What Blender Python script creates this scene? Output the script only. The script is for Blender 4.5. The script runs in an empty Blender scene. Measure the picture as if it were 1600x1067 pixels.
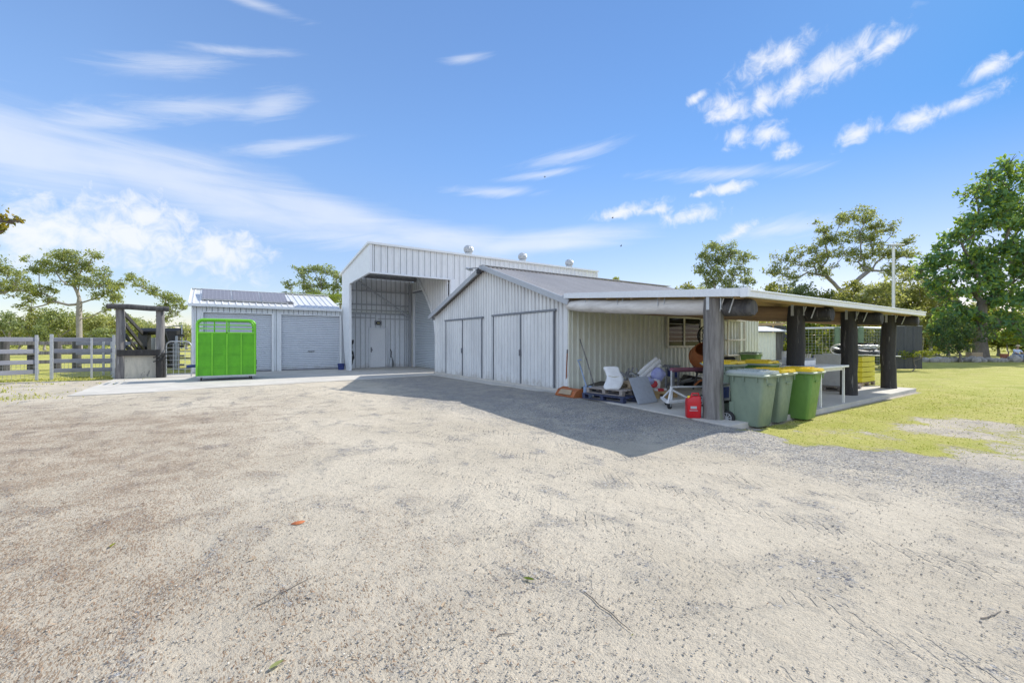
import bpy, math, random
import numpy as np
from mathutils import Vector, Matrix
R = math.radians
sc = bpy.context.scene
COL = sc.collection
rng = random.Random(7)
nr = np.random.default_rng(11)

# ------------------------------------------------------------------ camera
F, EYE, YAW = 684.0, 1.6, R(34.2)
cam = bpy.data.cameras.new("camera")
cam.sensor_width, cam.lens, cam.clip_end, cam.clip_start = 36.0, F / 1600 * 36, 5000, 0.05
co = bpy.data.objects.new("camera", cam)
COL.objects.link(co)
co.location = (0, 0, EYE)
co.rotation_euler = (R(90), 0, -YAW)
sc.camera = co
FW = Vector((math.sin(YAW), math.cos(YAW), 0))
RT = Vector((math.cos(YAW), -math.sin(YAW), 0))

# ------------------------------------------------------------------ light
SUN_EL, SUN_AZ = 41.0, 91.5                  # azimuth clockwise from +Y
sv = Vector((math.cos(R(SUN_EL)) * math.sin(R(SUN_AZ)), math.cos(R(SUN_EL)) * math.cos(R(SUN_AZ)), math.sin(R(SUN_EL))))
sl = bpy.data.lights.new("sun", 'SUN')
sl.energy, sl.angle, sl.color = 3.7, R(0.53), (1.0, 0.95, 0.86)
so = bpy.data.objects.new("sun", sl)
so.rotation_euler = sv.to_track_quat('Z', 'Y').to_euler()
so.location = (30, 0, 40)
COL.objects.link(so)
sc.view_settings.view_transform = 'Standard'
sc.view_settings.look = 'None'
sc.view_settings.gamma = 1
sc.view_settings.use_curve_mapping = False
sc.view_settings.exposure = 0.75

w = bpy.data.worlds.new("World")
sc.world = w
w.use_nodes = True
nt = w.node_tree
nt.nodes.clear()


class NG:
    """small helper to wire node trees"""
    def __init__(s, nt): s.nt = nt

    def n(s, t, **k):
        o = s.nt.nodes.new(t)
        for a, v in k.items(): setattr(o, a, v)
        return o

    def put(s, sock, v):
        if isinstance(v, bpy.types.NodeSocket): s.nt.links.new(v, sock)
        elif v is not None: sock.default_value = v

    def math(s, op, a, b=None, c=None, clamp=False):
        o = s.n('ShaderNodeMath', operation=op, use_clamp=clamp)
        for i, v in enumerate((a, b, c)):
            if v is not None: s.put(o.inputs[i], v)
        return o.outputs[0]

    def vm(s, op, a, b=None):
        o = s.n('ShaderNodeVectorMath', operation=op)
        s.put(o.inputs[0], a)
        if b is not None: s.put(o.inputs[1], b)
        return o.outputs['Value' if op in ('LENGTH', 'DOT_PRODUCT', 'DISTANCE') else 'Vector']

    def noise(s, vec, scale, detail=3, rough=.55, dist=0):
        o = s.n('ShaderNodeTexNoise')
        s.put(o.inputs['Vector'], vec)
        o.inputs['Scale'].default_value = scale
        o.inputs['Detail'].default_value = detail
        o.inputs['Roughness'].default_value = rough
        o.inputs['Distortion'].default_value = dist
        return o.outputs['Fac']

    def voro(s, vec, scale, feat='F1', out='Distance', rnd=1):
        o = s.n('ShaderNodeTexVoronoi', feature=feat)
        s.put(o.inputs['Vector'], vec)
        o.inputs['Scale'].default_value = scale
        o.inputs['Randomness'].default_value = rnd
        return o.outputs[out]

    def ramp(s, v, a, b, lo=0., hi=1., smooth=True):
        o = s.n('ShaderNodeMapRange', interpolation_type='SMOOTHSTEP' if smooth else 'LINEAR')
        s.put(o.inputs['Value'], v)
        for k, x in zip(('From Min', 'From Max', 'To Min', 'To Max'), (a, b, lo, hi)): s.put(o.inputs[k], x)
        return o.outputs[0]

    def mix(s, f, a, b, mode='MIX'):
        o = s.n('ShaderNodeMix', data_type='RGBA', blend_type=mode, clamp_factor=True, clamp_result=False)
        s.put(o.inputs[0], f)
        s.put(o.inputs[6], a if isinstance(a, bpy.types.NodeSocket) else (*a, 1))
        s.put(o.inputs[7], b if isinstance(b, bpy.types.NodeSocket) else (*b, 1))
        return o.outputs[2]

    def mapping(s, vec, scale=(1, 1, 1), rot=(0, 0, 0), loc=(0, 0, 0)):
        o = s.n('ShaderNodeMapping')
        s.put(o.inputs[0], vec)
        o.inputs['Scale'].default_value = scale
        o.inputs['Rotation'].default_value = rot
        o.inputs['Location'].default_value = loc
        return o.outputs[0]


g = NG(nt)
sky = g.n('ShaderNodeTexSky', sky_type='NISHITA', sun_disc=False)
sky.sun_elevation, sky.sun_rotation = R(SUN_EL), R(SUN_AZ)
sky.air_density, sky.dust_density, sky.ozone_density = 1.0, 0.25, 2.5
dirv = g.n('ShaderNodeTexCoord').outputs['Generated']
sep = g.n('ShaderNodeSeparateXYZ')
g.put(sep.inputs[0], dirv)
DEG = 180 / math.pi
az = g.math('MULTIPLY', g.math('ARCTAN2', sep.outputs[0], sep.outputs[1]), DEG)
el = g.math('MULTIPLY', g.math('ARCSINE', sep.outputs[2]), DEG)
cmb = g.n('ShaderNodeCombineXYZ')
g.put(cmb.inputs[0], az)
g.put(cmb.inputs[1], el)
ae = cmb.outputs[0]


def blobs(lst):
    cur = None
    for (a, e, ra, re, tilt) in lst:
        d = g.vm('SUBTRACT', ae, (a, e, 0))
        d = g.mapping(d, rot=(0, 0, R(-tilt)))
        d = g.vm('LENGTH', g.vm('MULTIPLY', d, (1 / ra, 1 / re, 0)))
        cur = d if cur is None else g.math('MINIMUM', cur, d)
    return cur


cumulus = [(-7.5, 10.6, 11, 4.6, 0), (-5.5, 12.0, 5.4, 3.8, 0), (-13, 9.4, 9, 3.8, 0), (0.5, 9.8, 6, 3.4, 0),
           (64.8, 28.9, 4.6, 1.5, 14), (70.3, 27.0, 5.5, 1.7, 14), (67.3, 26.2, 3.5, 1.3, 30), (74.3, 27.2, 3, .8, 14),
           (60.6, 25.3, 3.4, 1.6, -8), (64, 25.6, 2, 1.4, 30), (61.6, 22.6, 2.2, 1.2, 0), (64.4, 22.4, 2.4, 1.2, -5),
           (66.2, 20.2, 1.3, .9, 0), (72.6, 20.4, 2.2, 1.1, 20), (76.8, 20.4, 2.0, 1.1, 0), (80.4, 20.9, 3.6, .8, 8),
           (81.6, 22.9, 1.8, .9, 20), (57.2, 27.2, 1.4, .6, 20), (48.4, 16.0, 5.2, .85, 8), (56.6, 15.0, 4.4, 1.15, 4),
           (60.6, 17.4, 3.0, .8, 0), (57.4, 17.2, 1, .5, 0), (61.5, 12.4, 2, .9, 20), (52.3, 15.9, 2, .8, 0)]
veil = [(-15, 16.0, 13, 4.0, -3), (-2, 16.0, 17, 3.4, -6), (11, 15.2, 17, 2.6, -9), (24, 13.2, 16, 2.0, -6), (38, 12.6, 16, 1.6, 4)]
cirrus = [(-2, 23.2, 9, 1.2, 17), (5.2, 25.2, 4.5, 1.5, 24), (-9.5, 20.0, 6, 1.4, 20), (6.4, 21.4, 7, .9, 16), (-3.5, 26.6, 6, 1.1, 17),
          (2, 29.3, 6, .5, 12), (28.4, 32.7, 3.5, .5, 8), (31.8, 18.8, 6, .7, 0), (41.7, 22.8, 7, .9, 10), (38, 20.8, 6, .5, 6),
          (66, 12.4, 6, 1.2, 0), (60, 19, 10, .8, -6), (3.6, 33.6, 5, .6, 0), (20, 12.5, 30, 1.6, 0)]
nz1 = g.noise(ae, .55, 8, .62, .5)
nz2 = g.noise(g.mapping(g.mapping(ae, rot=(0, 0, R(-13))), scale=(.10, .75, 1)), 1.0, 8, .66, 1.2)
cd = g.math('ADD', blobs(cumulus), g.math('MULTIPLY', g.math('SUBTRACT', nz1, .5), 2.6))
cden = g.ramp(cd, 1.15, -.15)
edge = g.math('ADD', cd, 0)
idn = g.math('ADD', blobs(cirrus), g.math('MULTIPLY', g.math('SUBTRACT', nz2, .48), 1.9))
cid = g.math('MULTIPLY', g.ramp(idn, 1.3, -.2), .46)
nz3 = g.noise(g.mapping(ae, scale=(.055, .42, 1), rot=(0, 0, R(4))), 1.0, 7, .58, .8)
vd = g.math('ADD', blobs(veil), g.math('MULTIPLY', g.math('SUBTRACT', nz3, .5), 1.5))
vid = g.math('MULTIPLY', g.ramp(vd, 1.25, .1), .56)
dens = g.math('MAXIMUM', g.math('MAXIMUM', g.math('MULTIPLY', cden, .88), cid), vid)
hs = g.n('ShaderNodeHueSaturation')
g.put(hs.inputs['Color'], sky.outputs[0])
hs.inputs['Saturation'].default_value = .97
hs.inputs['Value'].default_value = 1.0
ccol = g.mix(g.noise(ae, .35, 5), (4.4, 4.6, 5.0), (5.2, 5.25, 5.4))
air = g.mix(g.ramp(el, 0, 26), (.66, .66, .74), (.66, .80, .90))
azt = g.mix(g.ramp(az, -10, 88, 0, 1, False), (1.5, 1.38, 1.36), (.23, .46, .63))
azl = g.mix(g.ramp(az, -10, 88, 0, 1, False), (1.3, 1.2, 1.12), (1.02, .82, .78))
air = g.mix(1.0, air, g.mix(g.ramp(el, 2, 24), azl, azt), 'MULTIPLY')
skyc = g.mix(1.0, hs.outputs[0], air, 'MULTIPLY')
# broken cloud added out of view behind the viewer, to fill the shaded walls
side = g.math('MAXIMUM', g.ramp(az, -36, -62), g.ramp(az, 112, 140))
fill_bank = g.math('MULTIPLY', g.math('MULTIPLY', side, g.ramp(el, 0, 5)), g.ramp(el, 78, 55))
fill_bank = g.math('MULTIPLY', fill_bank, g.ramp(g.noise(g.mapping(ae, scale=(.5, 1, 1)), .09, 6, .6), .34, .54))
out = g.mix(dens, skyc, ccol)
out = g.mix(fill_bank, out, (5.7, 6.7, 8.4))
bg = g.n('ShaderNodeBackground')
bg.inputs['Strength'].default_value = 0.12
g.put(bg.inputs['Color'], out)
wo = g.n('ShaderNodeOutputWorld')
nt.links.new(bg.outputs[0], wo.inputs[0])


# ------------------------------------------------------------------ survey helpers: photo sight lines -> points of the place
def ray(px, py): return FW + RT * ((px - 800) / F) + Vector((0, 0, -(py - 533.5) / F))
def G(px, py, z=0.0):
    r = ray(px, py); t = (z - EYE) / r.z
    return Vector((r.x * t, r.y * t, z))
def OX(px, py, x):
    r = ray(px, py); t = x / r.x
    return Vector((x, r.y * t, EYE + r.z * t))
def OY(px, py, y):
    r = ray(px, py); t = y / r.y
    return Vector((r.x * t, y, EYE + r.z * t))
def AT(px, py, d):
    r = ray(px, py)
    return Vector((r.x * d, r.y * d, EYE + r.z * d))


# ------------------------------------------------------------------ materials
def new_mat(name):
    m = bpy.data.materials.new(name)
    m.use_nodes = True
    t = m.node_tree
    t.nodes.clear()
    o = t.nodes.new('ShaderNodeOutputMaterial')
    b = t.nodes.new('ShaderNodeBsdfPrincipled')
    t.links.new(b.outputs[0], o.inputs[0])
    return m, NG(t), b, o


def pm(name, col, col2=None, rough=.6, metal=0, scale=6, amt=1., stretch=(1, 1, 1), bump=.0, bscale=60, spec=.5, speck=None, coat=0, splash=0):
    """paint / timber / metal: two colours mixed by noise, a finer grain, an optional bump and optional specks of wear"""
    m, q, b, o = new_mat(name)
    tc = q.n('ShaderNodeTexCoord').outputs['Object']
    v = q.mapping(tc, scale=stretch)
    if col2 is None: col2 = tuple(c * .78 for c in col)
    f = q.ramp(q.noise(v, scale, 6, .6, .3), .3, .72, 0, amt)
    c = q.mix(f, col, col2)
    fine = q.noise(v, scale * 9, 3)
    c = q.mix(q.ramp(fine, .35, .75, 0, .22), c, tuple(x * .6 for x in col))
    if speck:
        sp = q.ramp(q.noise(q.mapping(tc, scale=stretch), speck[1], 5, .7), speck[2], speck[2] + .07)
        c = q.mix(sp, c, speck[0])
    if splash:      # mud thrown up by rain along the foot of the sheet
        sz_ = q.n('ShaderNodeSeparateXYZ'); q.put(sz_.inputs[0], tc)
        mud = q.ramp(q.math('ADD', sz_.outputs[2], q.math('MULTIPLY', q.noise(tc, 3.5, 6, .7), 1.1)), .95, .35, 0, splash)
        c = q.mix(mud, c, (.30, .26, .20))
        c = q.mix(q.ramp(q.noise(q.mapping(tc, scale=(1, 1, .35)), .9, 5, .6), .5, .8, 0, .35), c, tuple(x * .66 for x in col))
    q.put(b.inputs['Base Color'], c)
    q.put(b.inputs['Roughness'], q.ramp(fine, .2, .8, max(.05, rough - .08), min(1, rough + .1)))
    b.inputs['Metallic'].default_value = metal
    b.inputs['Specular IOR Level'].default_value = spec
    b.inputs['Coat Weight'].default_value = coat
    if bump:
        bn = q.n('ShaderNodeBump')
        bn.inputs['Strength'].default_value = bump
        bn.inputs['Distance'].default_value = .02
        q.put(bn.inputs['Height'], q.noise(v, bscale, 4))
        q.put(b.inputs['Normal'], bn.outputs[0])
    return m


def leaf_mat(name, c1, c2, c3, trans=.4, scale=.5):
    m, q, b, o = new_mat(name)
    tc = q.n('ShaderNodeTexCoord').outputs['Object']
    at = q.n('ShaderNodeAttribute', attribute_name='tint').outputs['Fac']
    c = q.mix(q.ramp(q.noise(tc, scale, 2), .35, .65), c1, c2)
    c = q.mix(q.ramp(at, .55, 1.0, 0, .9), c, c3)
    q.put(b.inputs['Base Color'], c)
    b.inputs['Roughness'].default_value = .55
    b.inputs['Specular IOR Level'].default_value = .2
    tr = q.n('ShaderNodeBsdfTranslucent')
    q.put(tr.inputs[0], q.mix(.5, c, (c3[0] * 1.5, c3[1] * 1.5, c3[2] * .6)))
    mx = q.n('ShaderNodeMixShader')
    mx.inputs[0].default_value = trans
    q.nt.links.new(b.outputs[0], mx.inputs[1])
    q.nt.links.new(tr.outputs[0], mx.inputs[2])
    q.nt.links.new(mx.outputs[0], o.inputs[0])
    return m


V = (1, 1, .08)   # streaks run down
M = dict(
    old_wall=pm('weathered_sheet', (.76, .765, .76), (.60, .61, .615), .5, .0, 1.5, .9, (1, 1, .22), speck=((.40, .41, .42), 6, .68), splash=0.75),
    door_sheet=pm('weathered_door_sheet', (.73, .735, .73), (.56, .57, .58), .5, 0, 1.5, .9, (1, 1, .22), speck=((.36, .37, .38), 8, .67), splash=0.75),
    side_wall=pm('cream_sheet', (.76, .77, .68), (.66, .67, .59), .45, 0, 1.2, .6, (1, 1, .4), splash=0.5),
    big_wall=pm('pale_sheet', (.78, .79, .80), (.70, .71, .73), .42, .0, 2.0, .7, (1, 1, .2), splash=0.5),
    cream_rib_shade=pm('cream_rib_shade', (.33, .34, .29), (.42, .43, .37), .7, 0, 2.5, .9, (1, 1, .3)),  # shade beside the cream ribs, painted as a darker strip
    rib_shade=pm('rib_shade_line', (.27, .285, .30), (.36, .375, .39), .7, 0, 2.5, .9, (1, 1, .3)),  # shadow line along the wall ribs, painted as a dark strip
    groove_shade=pm('slat_shade', (.30, .33, .38), (.36, .39, .44), .6, 0, 3, .8),  # groove shadow between door slats, painted as a darker strip
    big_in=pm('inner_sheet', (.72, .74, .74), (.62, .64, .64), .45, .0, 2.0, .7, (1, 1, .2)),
    trim=pm('pale_trim', (.76, .78, .80), (.69, .71, .74), .4, 0, 2, .6),
    grey_trim=pm('grey_trim', (.42, .44, .47), (.36, .38, .41), .45, .1, 3, .6),
    dark_trim=pm('dark_trim', (.20, .215, .24), None, .5, 0, 4),
    garage=pm('garage_sheet', (.72, .75, .78), (.65, .68, .72), .45, 0, 2.0, .6, (1, 1, .3), splash=0.5),
    roller=pm('roller_sheet', (.66, .69, .74), (.59, .62, .68), .45, 0, 2.5, .6, (1, .6, .6), splash=0.5),
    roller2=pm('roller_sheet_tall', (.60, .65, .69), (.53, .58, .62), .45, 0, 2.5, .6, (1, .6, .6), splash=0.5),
    roof=pm('roof_sheet', (.43, .40, .38), (.35, .325, .31), .55, .0, 1.6, .8, (1, .3, 1)),
    roof_light=pm('pale_roof_sheet', (.66, .66, .66), (.56, .56, .57), .42, .1, 1.6, .8, (1, .3, 1)),
    galv=pm('galvanised', (.50, .52, .54), (.38, .40, .42), .42, .5, 12, .8, bump=.05),
    rail=pm('grey_rail', (.25, .26, .30), (.17, .18, .22), .55, .0, 2.5, .9, (.4, .4, 3), bump=.1, bscale=20),
    steel=pm('dull_steel', (.27, .28, .30), (.18, .18, .20), .5, .4, 8),
    dark_wood=pm('dark_timber', (.045, .043, .047), (.12, .115, .11), .8, 0, 13, .8, V, bump=.5, bscale=30, speck=((.30, .29, .28), 14, .66)),
    black_wood=pm('charred_timber', (.016, .015, .016), (.045, .041, .038), .7, 0, 13, .8, V, bump=.5, bscale=30, speck=((.15, .14, .135), 9, .60)),
    grey_wood=pm('silver_timber', (.235, .225, .22), (.085, .08, .085), .85, 0, 13, .9, V, bump=.7, bscale=26, speck=((.42, .41, .41), 12, .62)),
    moss_wood=pm('mossy_timber', (.245, .23, .215), (.07, .065, .06), .85, 0, 13, .9, V, bump=.7, bscale=26, speck=((.17, .19, .12), 3.5, .56)),
    pale_log=pm('pale_log', (.72, .69, .65), (.50, .47, .44),   .8, 0, 11, .9, (1, .10, 1), bump=.4, bscale=26),
    tan_log=pm('tan_log', (.40, .27, .15), (.28, .18, .10),   .8, 0, 11, .9, (1, .10, 1), bump=.4, bscale=26),
    tan=pm('tan_timber', (.44, .31, .17), (.33, .22, .12), .75, 0, 4, .8, (.2, 1, 1)),
    pallet=pm('pallet_timber', (.40, .30, .19), (.30, .23, .16), .8, 0, 6, .9, (.4, 1, 1), bump=.2),
    pallet_new=pm('new_pallet_timber', (.52, .36, .17), (.42, .28, .13), .8, 0, 6, .9, (.4, 1, 1), bump=.2),
    pallet_grey=pm('grey_pallet_timber', (.34, .30, .27), (.25, .22, .20), .8, 0, 6, .9, (.4, 1, 1), bump=.2),
    blue_pal=pm('navy_plastic', (.025, .035, .09), (.05, .06, .11), .5, 0, 8),
    concrete=pm('concrete', (.54, .51, .46), (.42, .40, .365), .85, 0, 1.1, .9, bump=.15, bscale=90, speck=((.24, .23, .22), 3.2, .66)),
    block=pm('stained_concrete', (.50, .47, .40), (.30, .29, .26), .9, 0, 3, .9, (1, 1, .25), bump=.3, bscale=60, speck=((.12, .12, .12), 5, .6)),
    green=pm('lime_paint', (.10, .42, .004), (.065, .31, .004), .42, 0, 2.2, .9, (1, 1, .6), speck=((.16, .36, .05), 9, .70)),
    lime=pm('lime_bar', (.16, .52, .02), (.12, .45, .01), .36, 0, 3, .6, coat=.15),
    tyre=pm('rubber', (.018, .018, .02), None, .75, 0, 20),
    white=pm('white_paint', (.76, .76, .76), (.66, .66, .66), .4, 0, 4),
    white_rough=pm('white_woven', (.74, .74, .73), (.62, .62, .62), .75, 0, 7, .8, bump=.2, bscale=25),
    red=pm('red_plastic', (.60, .012, .02), (.50, .01, .018), .38, 0, 6),
    yellow=pm('yellow_plastic', (.80, .56, .03), (.74, .50, .03), .24, 0, 6),
    yellow_crate=pm('yellow_board', (.74, .66, .03), (.66, .58, .03), .5, 0, 6),
    bin_grey=pm('faded_green_plastic', (.21, .27, .20), (.13, .18, .145), .45, 0, 1.6, .9, (1, 1, .6), speck=((.34, .37, .30), 7, .7)),
    bin_green=pm('green_plastic', (.13, .27, .065), (.11, .225, .055), .42, 0, 1.6, .7, (1, 1, .6)),
    bin_lid=pm('grey_lid_plastic', (.38, .43, .43), (.30, .35, .35), .26, 0, 5),
    bin_rim=pm('pale_green_rim', (.34, .40, .33), (.27, .33, .27), .45, 0, 5),
    orange=pm('orange_paint', (.42, .15, .05), (.32, .095, .03), .5, 0, 5, .9, speck=((.16, .07, .04), 9, .66)),
    rust=pm('rusty_orange', (.42, .13, .04), (.27, .085, .035), .7, 0, 6, .9, bump=.15),
    maroon=pm('maroon_foam', (.20, .07, .10), None, .6, 0, 8),
    blue_tool=pm('pale_blue_paint', (.27, .36, .52), (.18, .25, .38), .45, 0, 10),
    board=pm('grey_board', (.36, .385, .43), (.30, .325, .37), .75, 0, 14, .9, bump=.1),
    blue_bag=pm('lilac_plastic', (.32, .34, .66), (.42, .46, .72), .5, 0, 6, bump=.3, bscale=14),
    blue_stripe=pm('blue_stripe', (.10, .15, .42), None, .5, 0, 6),
    red_bag=pm('red_print', (.55, .02, .04), (.62, .10, .11), .5, 0, 7),
    navy=pm('navy_cloth', (.022, .035, .15), (.05, .075, .24), .8, 0, 6, bump=.3, bscale=14),
    aqua=pm('aqua_cloth', (.22, .42, .36), None, .8, 0, 6),
    pink=pm('pink_cloth', (.62, .18, .50), (.66, .38, .36), .8, 0, 6),
    beige=pm('beige_frame', (.64, .61, .50), (.54, .51, .42), .6, 0, 6),
    black=pm('black_plastic', (.014, .014, .017), None, .45, 0, 12),
    dark_sheet=pm('dark_sheet', (.034, .038, .046), (.055, .06, .068), .5, 0, 3, .9, (1, 1, .2), speck=((.13, .14, .15), 4, .68)),
    bark=pm('grey_bark', (.34, .31, .29), (.22, .20, .185), .9, 0, 2.5, .9, (1, 1, .4), bump=.3),
    dark_bark=pm('brown_bark', (.19, .165, .14), (.105, .09, .078), .9, 0, 3, .9, (1, 1, .4), bump=.4),
    stone=pm('garden_stone', (.36, .34, .31), (.22, .21, .20), .9, 0, 4, .9, bump=.4, bscale=14),
    lamp=pm('pale_lens', (.62, .56, .30), None, .25, 0, 8),
    skin=pm('skin', (.45, .28, .20), None, .6, 0, 10),
    straw=pm('straw', (.55, .45, .30), None, .8, 0, 10),
    shirt=pm('pale_blue_shirt', (.42, .50, .66), (.55, .62, .74), .8, 0, 6, bump=.2, bscale=12),
    trouser=pm('grey_blue_trousers', (.28, .33, .42), None, .8, 0, 6),
    green_post=pm('green_post', (.13, .20, .13), None, .6, 0, 6),
    wire=pm('wire', (.34, .36, .34), None, .5, .3, 6),
    terracotta=pm('terracotta', (.42, .17, .10), None, .8, 0, 6),
    gum=leaf_mat('gum_leaf', (.24, .285, .12), (.165, .22, .115), (.40, .42, .14), .48, .35),
    gum_grey=leaf_mat('gum_grey_leaf', (.24, .29, .16), (.165, .215, .125), (.36, .40, .17), .48, .35),
    bush=leaf_mat('bush_leaf', (.23, .26, .08), (.15, .19, .07), (.38, .37, .11), .45, .35),
    olive=leaf_mat('olive_leaf', (.33, .36, .16), (.24, .28, .12), (.44, .44, .18), .45, .3),
    dark_leaf=leaf_mat('broad_dark_leaf', (.115, .24, .135), (.08, .18, .12), (.34, .44, .06), .48, .55),
    shrub=leaf_mat('shrub_leaf', (.055, .115, .06), (.075, .135, .06), (.18, .22, .05), .35, .8),
    vine=leaf_mat('vine_leaf', (.12, .19, .03), (.075, .125, .03), (.32, .32, .03), .45, .8),
    palm=leaf_mat('palm_leaf', (.11, .20, .03), (.16, .22, .04), (.24, .27, .05), .45, .6),
    gold=leaf_mat('gold_leaf', (.20, .22, .03), (.12, .16, .03), (.40, .28, .04), .45, 2),
)


def glass():
    m, q, b, o = new_mat('window_glass')
    b.inputs['Base Color'].default_value = (.012, .016, .015, 1)
    b.inputs['Roughness'].default_value = .06
    b.inputs['Specular IOR Level'].default_value = .22
    bn = q.n('ShaderNodeBump'); bn.inputs['Strength'].default_value = .04
    q.put(bn.inputs['Height'], q.noise(q.n('ShaderNodeTexCoord').outputs['Object'], 2.5, 1))
    q.put(b.inputs['Normal'], bn.outputs[0])
    return m


def solar():
    m, q, b, o = new_mat('solar_cells')
    tc = q.n('ShaderNodeTexCoord').outputs['Object']
    s = q.n('ShaderNodeSeparateXYZ'); q.put(s.inputs[0], tc)
    lx = q.math('LESS_THAN', q.math('PINGPONG', s.outputs[0], .085), .006)
    ly = q.math('LESS_THAN', q.math('PINGPONG', s.outputs[1], .085), .006)
    c = q.mix(q.math('MAXIMUM', lx, ly), q.mix(q.noise(tc, 3, 2), (.15, .145, .165), (.21, .20, .22)), (.34, .34, .36))
    q.put(b.inputs['Base Color'], c)
    b.inputs['Roughness'].default_value = .3
    return m


M['glass'] = glass()
M['solar'] = solar()


# ------------------------------------------------------------------ mesh builder
class MB:
    def __init__(s): s.v = []; s.f = []; s.mi = []; s.cur = 0

    def add(s, vs, fs):
        k = len(s.v)
        s.v += [tuple(p) for p in vs]
        s.f += [tuple(i + k for i in f) for f in fs]
        s.mi += [s.cur] * len(fs)
        return s

    def box(s, c, d, rot=None, taper=(1, 1)):
        c = Vector(c); x, y, z = d[0] / 2, d[1] / 2, d[2] / 2
        a, b = taper
        ps = [(-x, -y, -z), (x, -y, -z), (x, y, -z), (-x, y, -z), (-x * a, -y * b, z), (x * a, -y * b, z), (x * a, y * b, z), (-x * a, y * b, z)]
        ps = [Vector(p) for p in ps]
        if rot is not None: ps = [rot @ p for p in ps]
        return s.add([p + c for p in ps], [(0, 3, 2, 1), (4, 5, 6, 7), (0, 1, 5, 4), (1, 2, 6, 5), (2, 3, 7, 6), (3, 0, 4, 7)])

    def bar(s, p, q, wd, ht, up=(0, 0, 1)):
        p, q = Vector(p), Vector(q); d = (q - p)
        L = d.length; d.normalize()
        u = Vector(up)
        if abs(d.dot(u)) > .98: u = Vector((0, 1, 0))
        sd = d.cross(u).normalized(); u = sd.cross(d)
        return s.box((p + q) / 2, (L, wd, ht), Matrix((d, -sd, u)).transposed())

    def loft(s, rings, cap=True, close=False):
        n = len(rings[0]); vs = [p for r in rings for p in r]; fs = []
        m = len(rings)
        for i in range(m if close else m - 1):
            for j in range(n):
                a, b = i * n + j, i * n + (j + 1) % n
                c, d = ((i + 1) % m) * n + (j + 1) % n, ((i + 1) % m) * n + j
                fs.append((a, b, c, d))
        if cap and not close:
            fs.append(tuple(range(n))[::-1]); fs.append(tuple((m - 1) * n + j for j in range(n)))
        return s.add(vs, fs)

    def tube(s, pts, rad, n=8, cap=True, jit=0):
        pts = [Vector(p) for p in pts]
        if not hasattr(rad, '__len__'): rad = [rad] * len(pts)
        rings = []; u = None
        ph = [1 + (rng.random() - .5) * jit for _ in range(n)]
        for i, p in enumerate(pts):
            t = (pts[min(i + 1, len(pts) - 1)] - pts[max(i - 1, 0)])
            t = t.normalized() if t.length > 1e-9 else Vector((0, 0, 1))
            if u is None:
                u = Vector((1, 0, 0)) if abs(t.x) < .8 else Vector((0, 1, 0))
            u = (u - t * u.dot(t)).normalized(); b = t.cross(u)
            rings.append([p + (u * math.cos(k * 2 * math.pi / n) + b * math.sin(k * 2 * math.pi / n)) * rad[i] * ph[k] * (1 + (rng.random() - .5) * jit * .5) for k in range(n)])
        return s.loft(rings, cap)

    def lathe(s, c, prof, axis='Z', n=20):
        c = Vector(c); rings = []
        for (r, h) in prof:
            ring = []
            for k in range(n):
                a = 2 * math.pi * k / n
                x, y = r * math.cos(a), r * math.sin(a)
                ring.append(c + (Vector((x, y, h)) if axis == 'Z' else Vector((h, x, y)) if axis == 'X' else Vector((y, h, x))))
            rings.append(ring)
        return s.loft(rings, True)

    def prism(s, poly, t):
        """closed outline (3-D points) pushed along vector t"""
        n = len(poly); t = Vector(t); a = [Vector(p) for p in poly]
        return s.add(a + [p + t for p in a], [tuple(range(n))[::-1], tuple(range(n, 2 * n))] + [(i, (i + 1) % n, n + (i + 1) % n, n + i) for i in range(n)])

    def sheet(s, o, sd, up, nrm, L, lo, hi, pitch=.2, depth=.03, wb=.07, wt=.03, knots=(), foot=0):
        """ribbed metal sheet: ribs run along `up`; lo/hi are functions of the distance along `sd`"""
        o, sd, up, nrm = map(Vector, (o, sd, up, nrm))
        st = []; k = 0
        while k * pitch < L:
            b = k * pitch
            for (x, h, t) in ((0, 0, 0), (pitch / 2 - wb / 2, 0, 0), (pitch / 2 - wt / 2, depth, 0), (pitch / 2 + wt / 2, depth, 0), (pitch / 2 + wb / 2, 0, 1 if foot else 0)) + (((pitch / 2 + wb / 2 + foot, 0, 0),) if foot else ()):
                if b + x <= L: st.append((b + x, h, t))
            k += 1
        st.append((L, 0, 0))
        for kn in knots: st.append((kn, 0, 0))
        st.sort()
        vs = []
        for (x, h, t) in st:
            vs += [o + sd * x + up * lo(x) + nrm * h, o + sd * x + up * hi(x) + nrm * h]
        for i in range(len(st) - 1):
            s.cur = 1 if st[i][2] else 0  # second material: painted shade strip at the rib foot
            s.add([vs[2 * i], vs[2 * i + 2], vs[2 * i + 3], vs[2 * i + 1]], [(0, 1, 2, 3)])
        s.cur = 0
        return s

    def build(s, name, mat, parent=None, smooth=None, bevel=0, local=False, subsurf=0):
        off = Vector((0, 0, 0))
        if parent is not None and not local:
            q = parent
            while q is not None: off += Vector(q.location); q = q.parent
        me = bpy.data.meshes.new(name)
        me.from_pydata([tuple(Vector(p) - off) for p in s.v] if parent is not None and not local else s.v, [], s.f)
        for mm in (mat if isinstance(mat, (list, tuple)) else [mat]): me.materials.append(mm)
        if any(s.mi): me.polygons.foreach_set('material_index', s.mi)
        me.update()
        if smooth:
            me.polygons.foreach_set('use_smooth', [True] * len(me.polygons))
            try: me.set_sharp_from_angle(angle=R(smooth))
            except Exception: pass
        o = bpy.data.objects.new(name, me)
        COL.objects.link(o)
        if parent is not None: o.parent = parent
        if bevel:
            b = o.modifiers.new('bevel', 'BEVEL'); b.width = bevel; b.segments = 2; b.limit_method = 'ANGLE'
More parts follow.
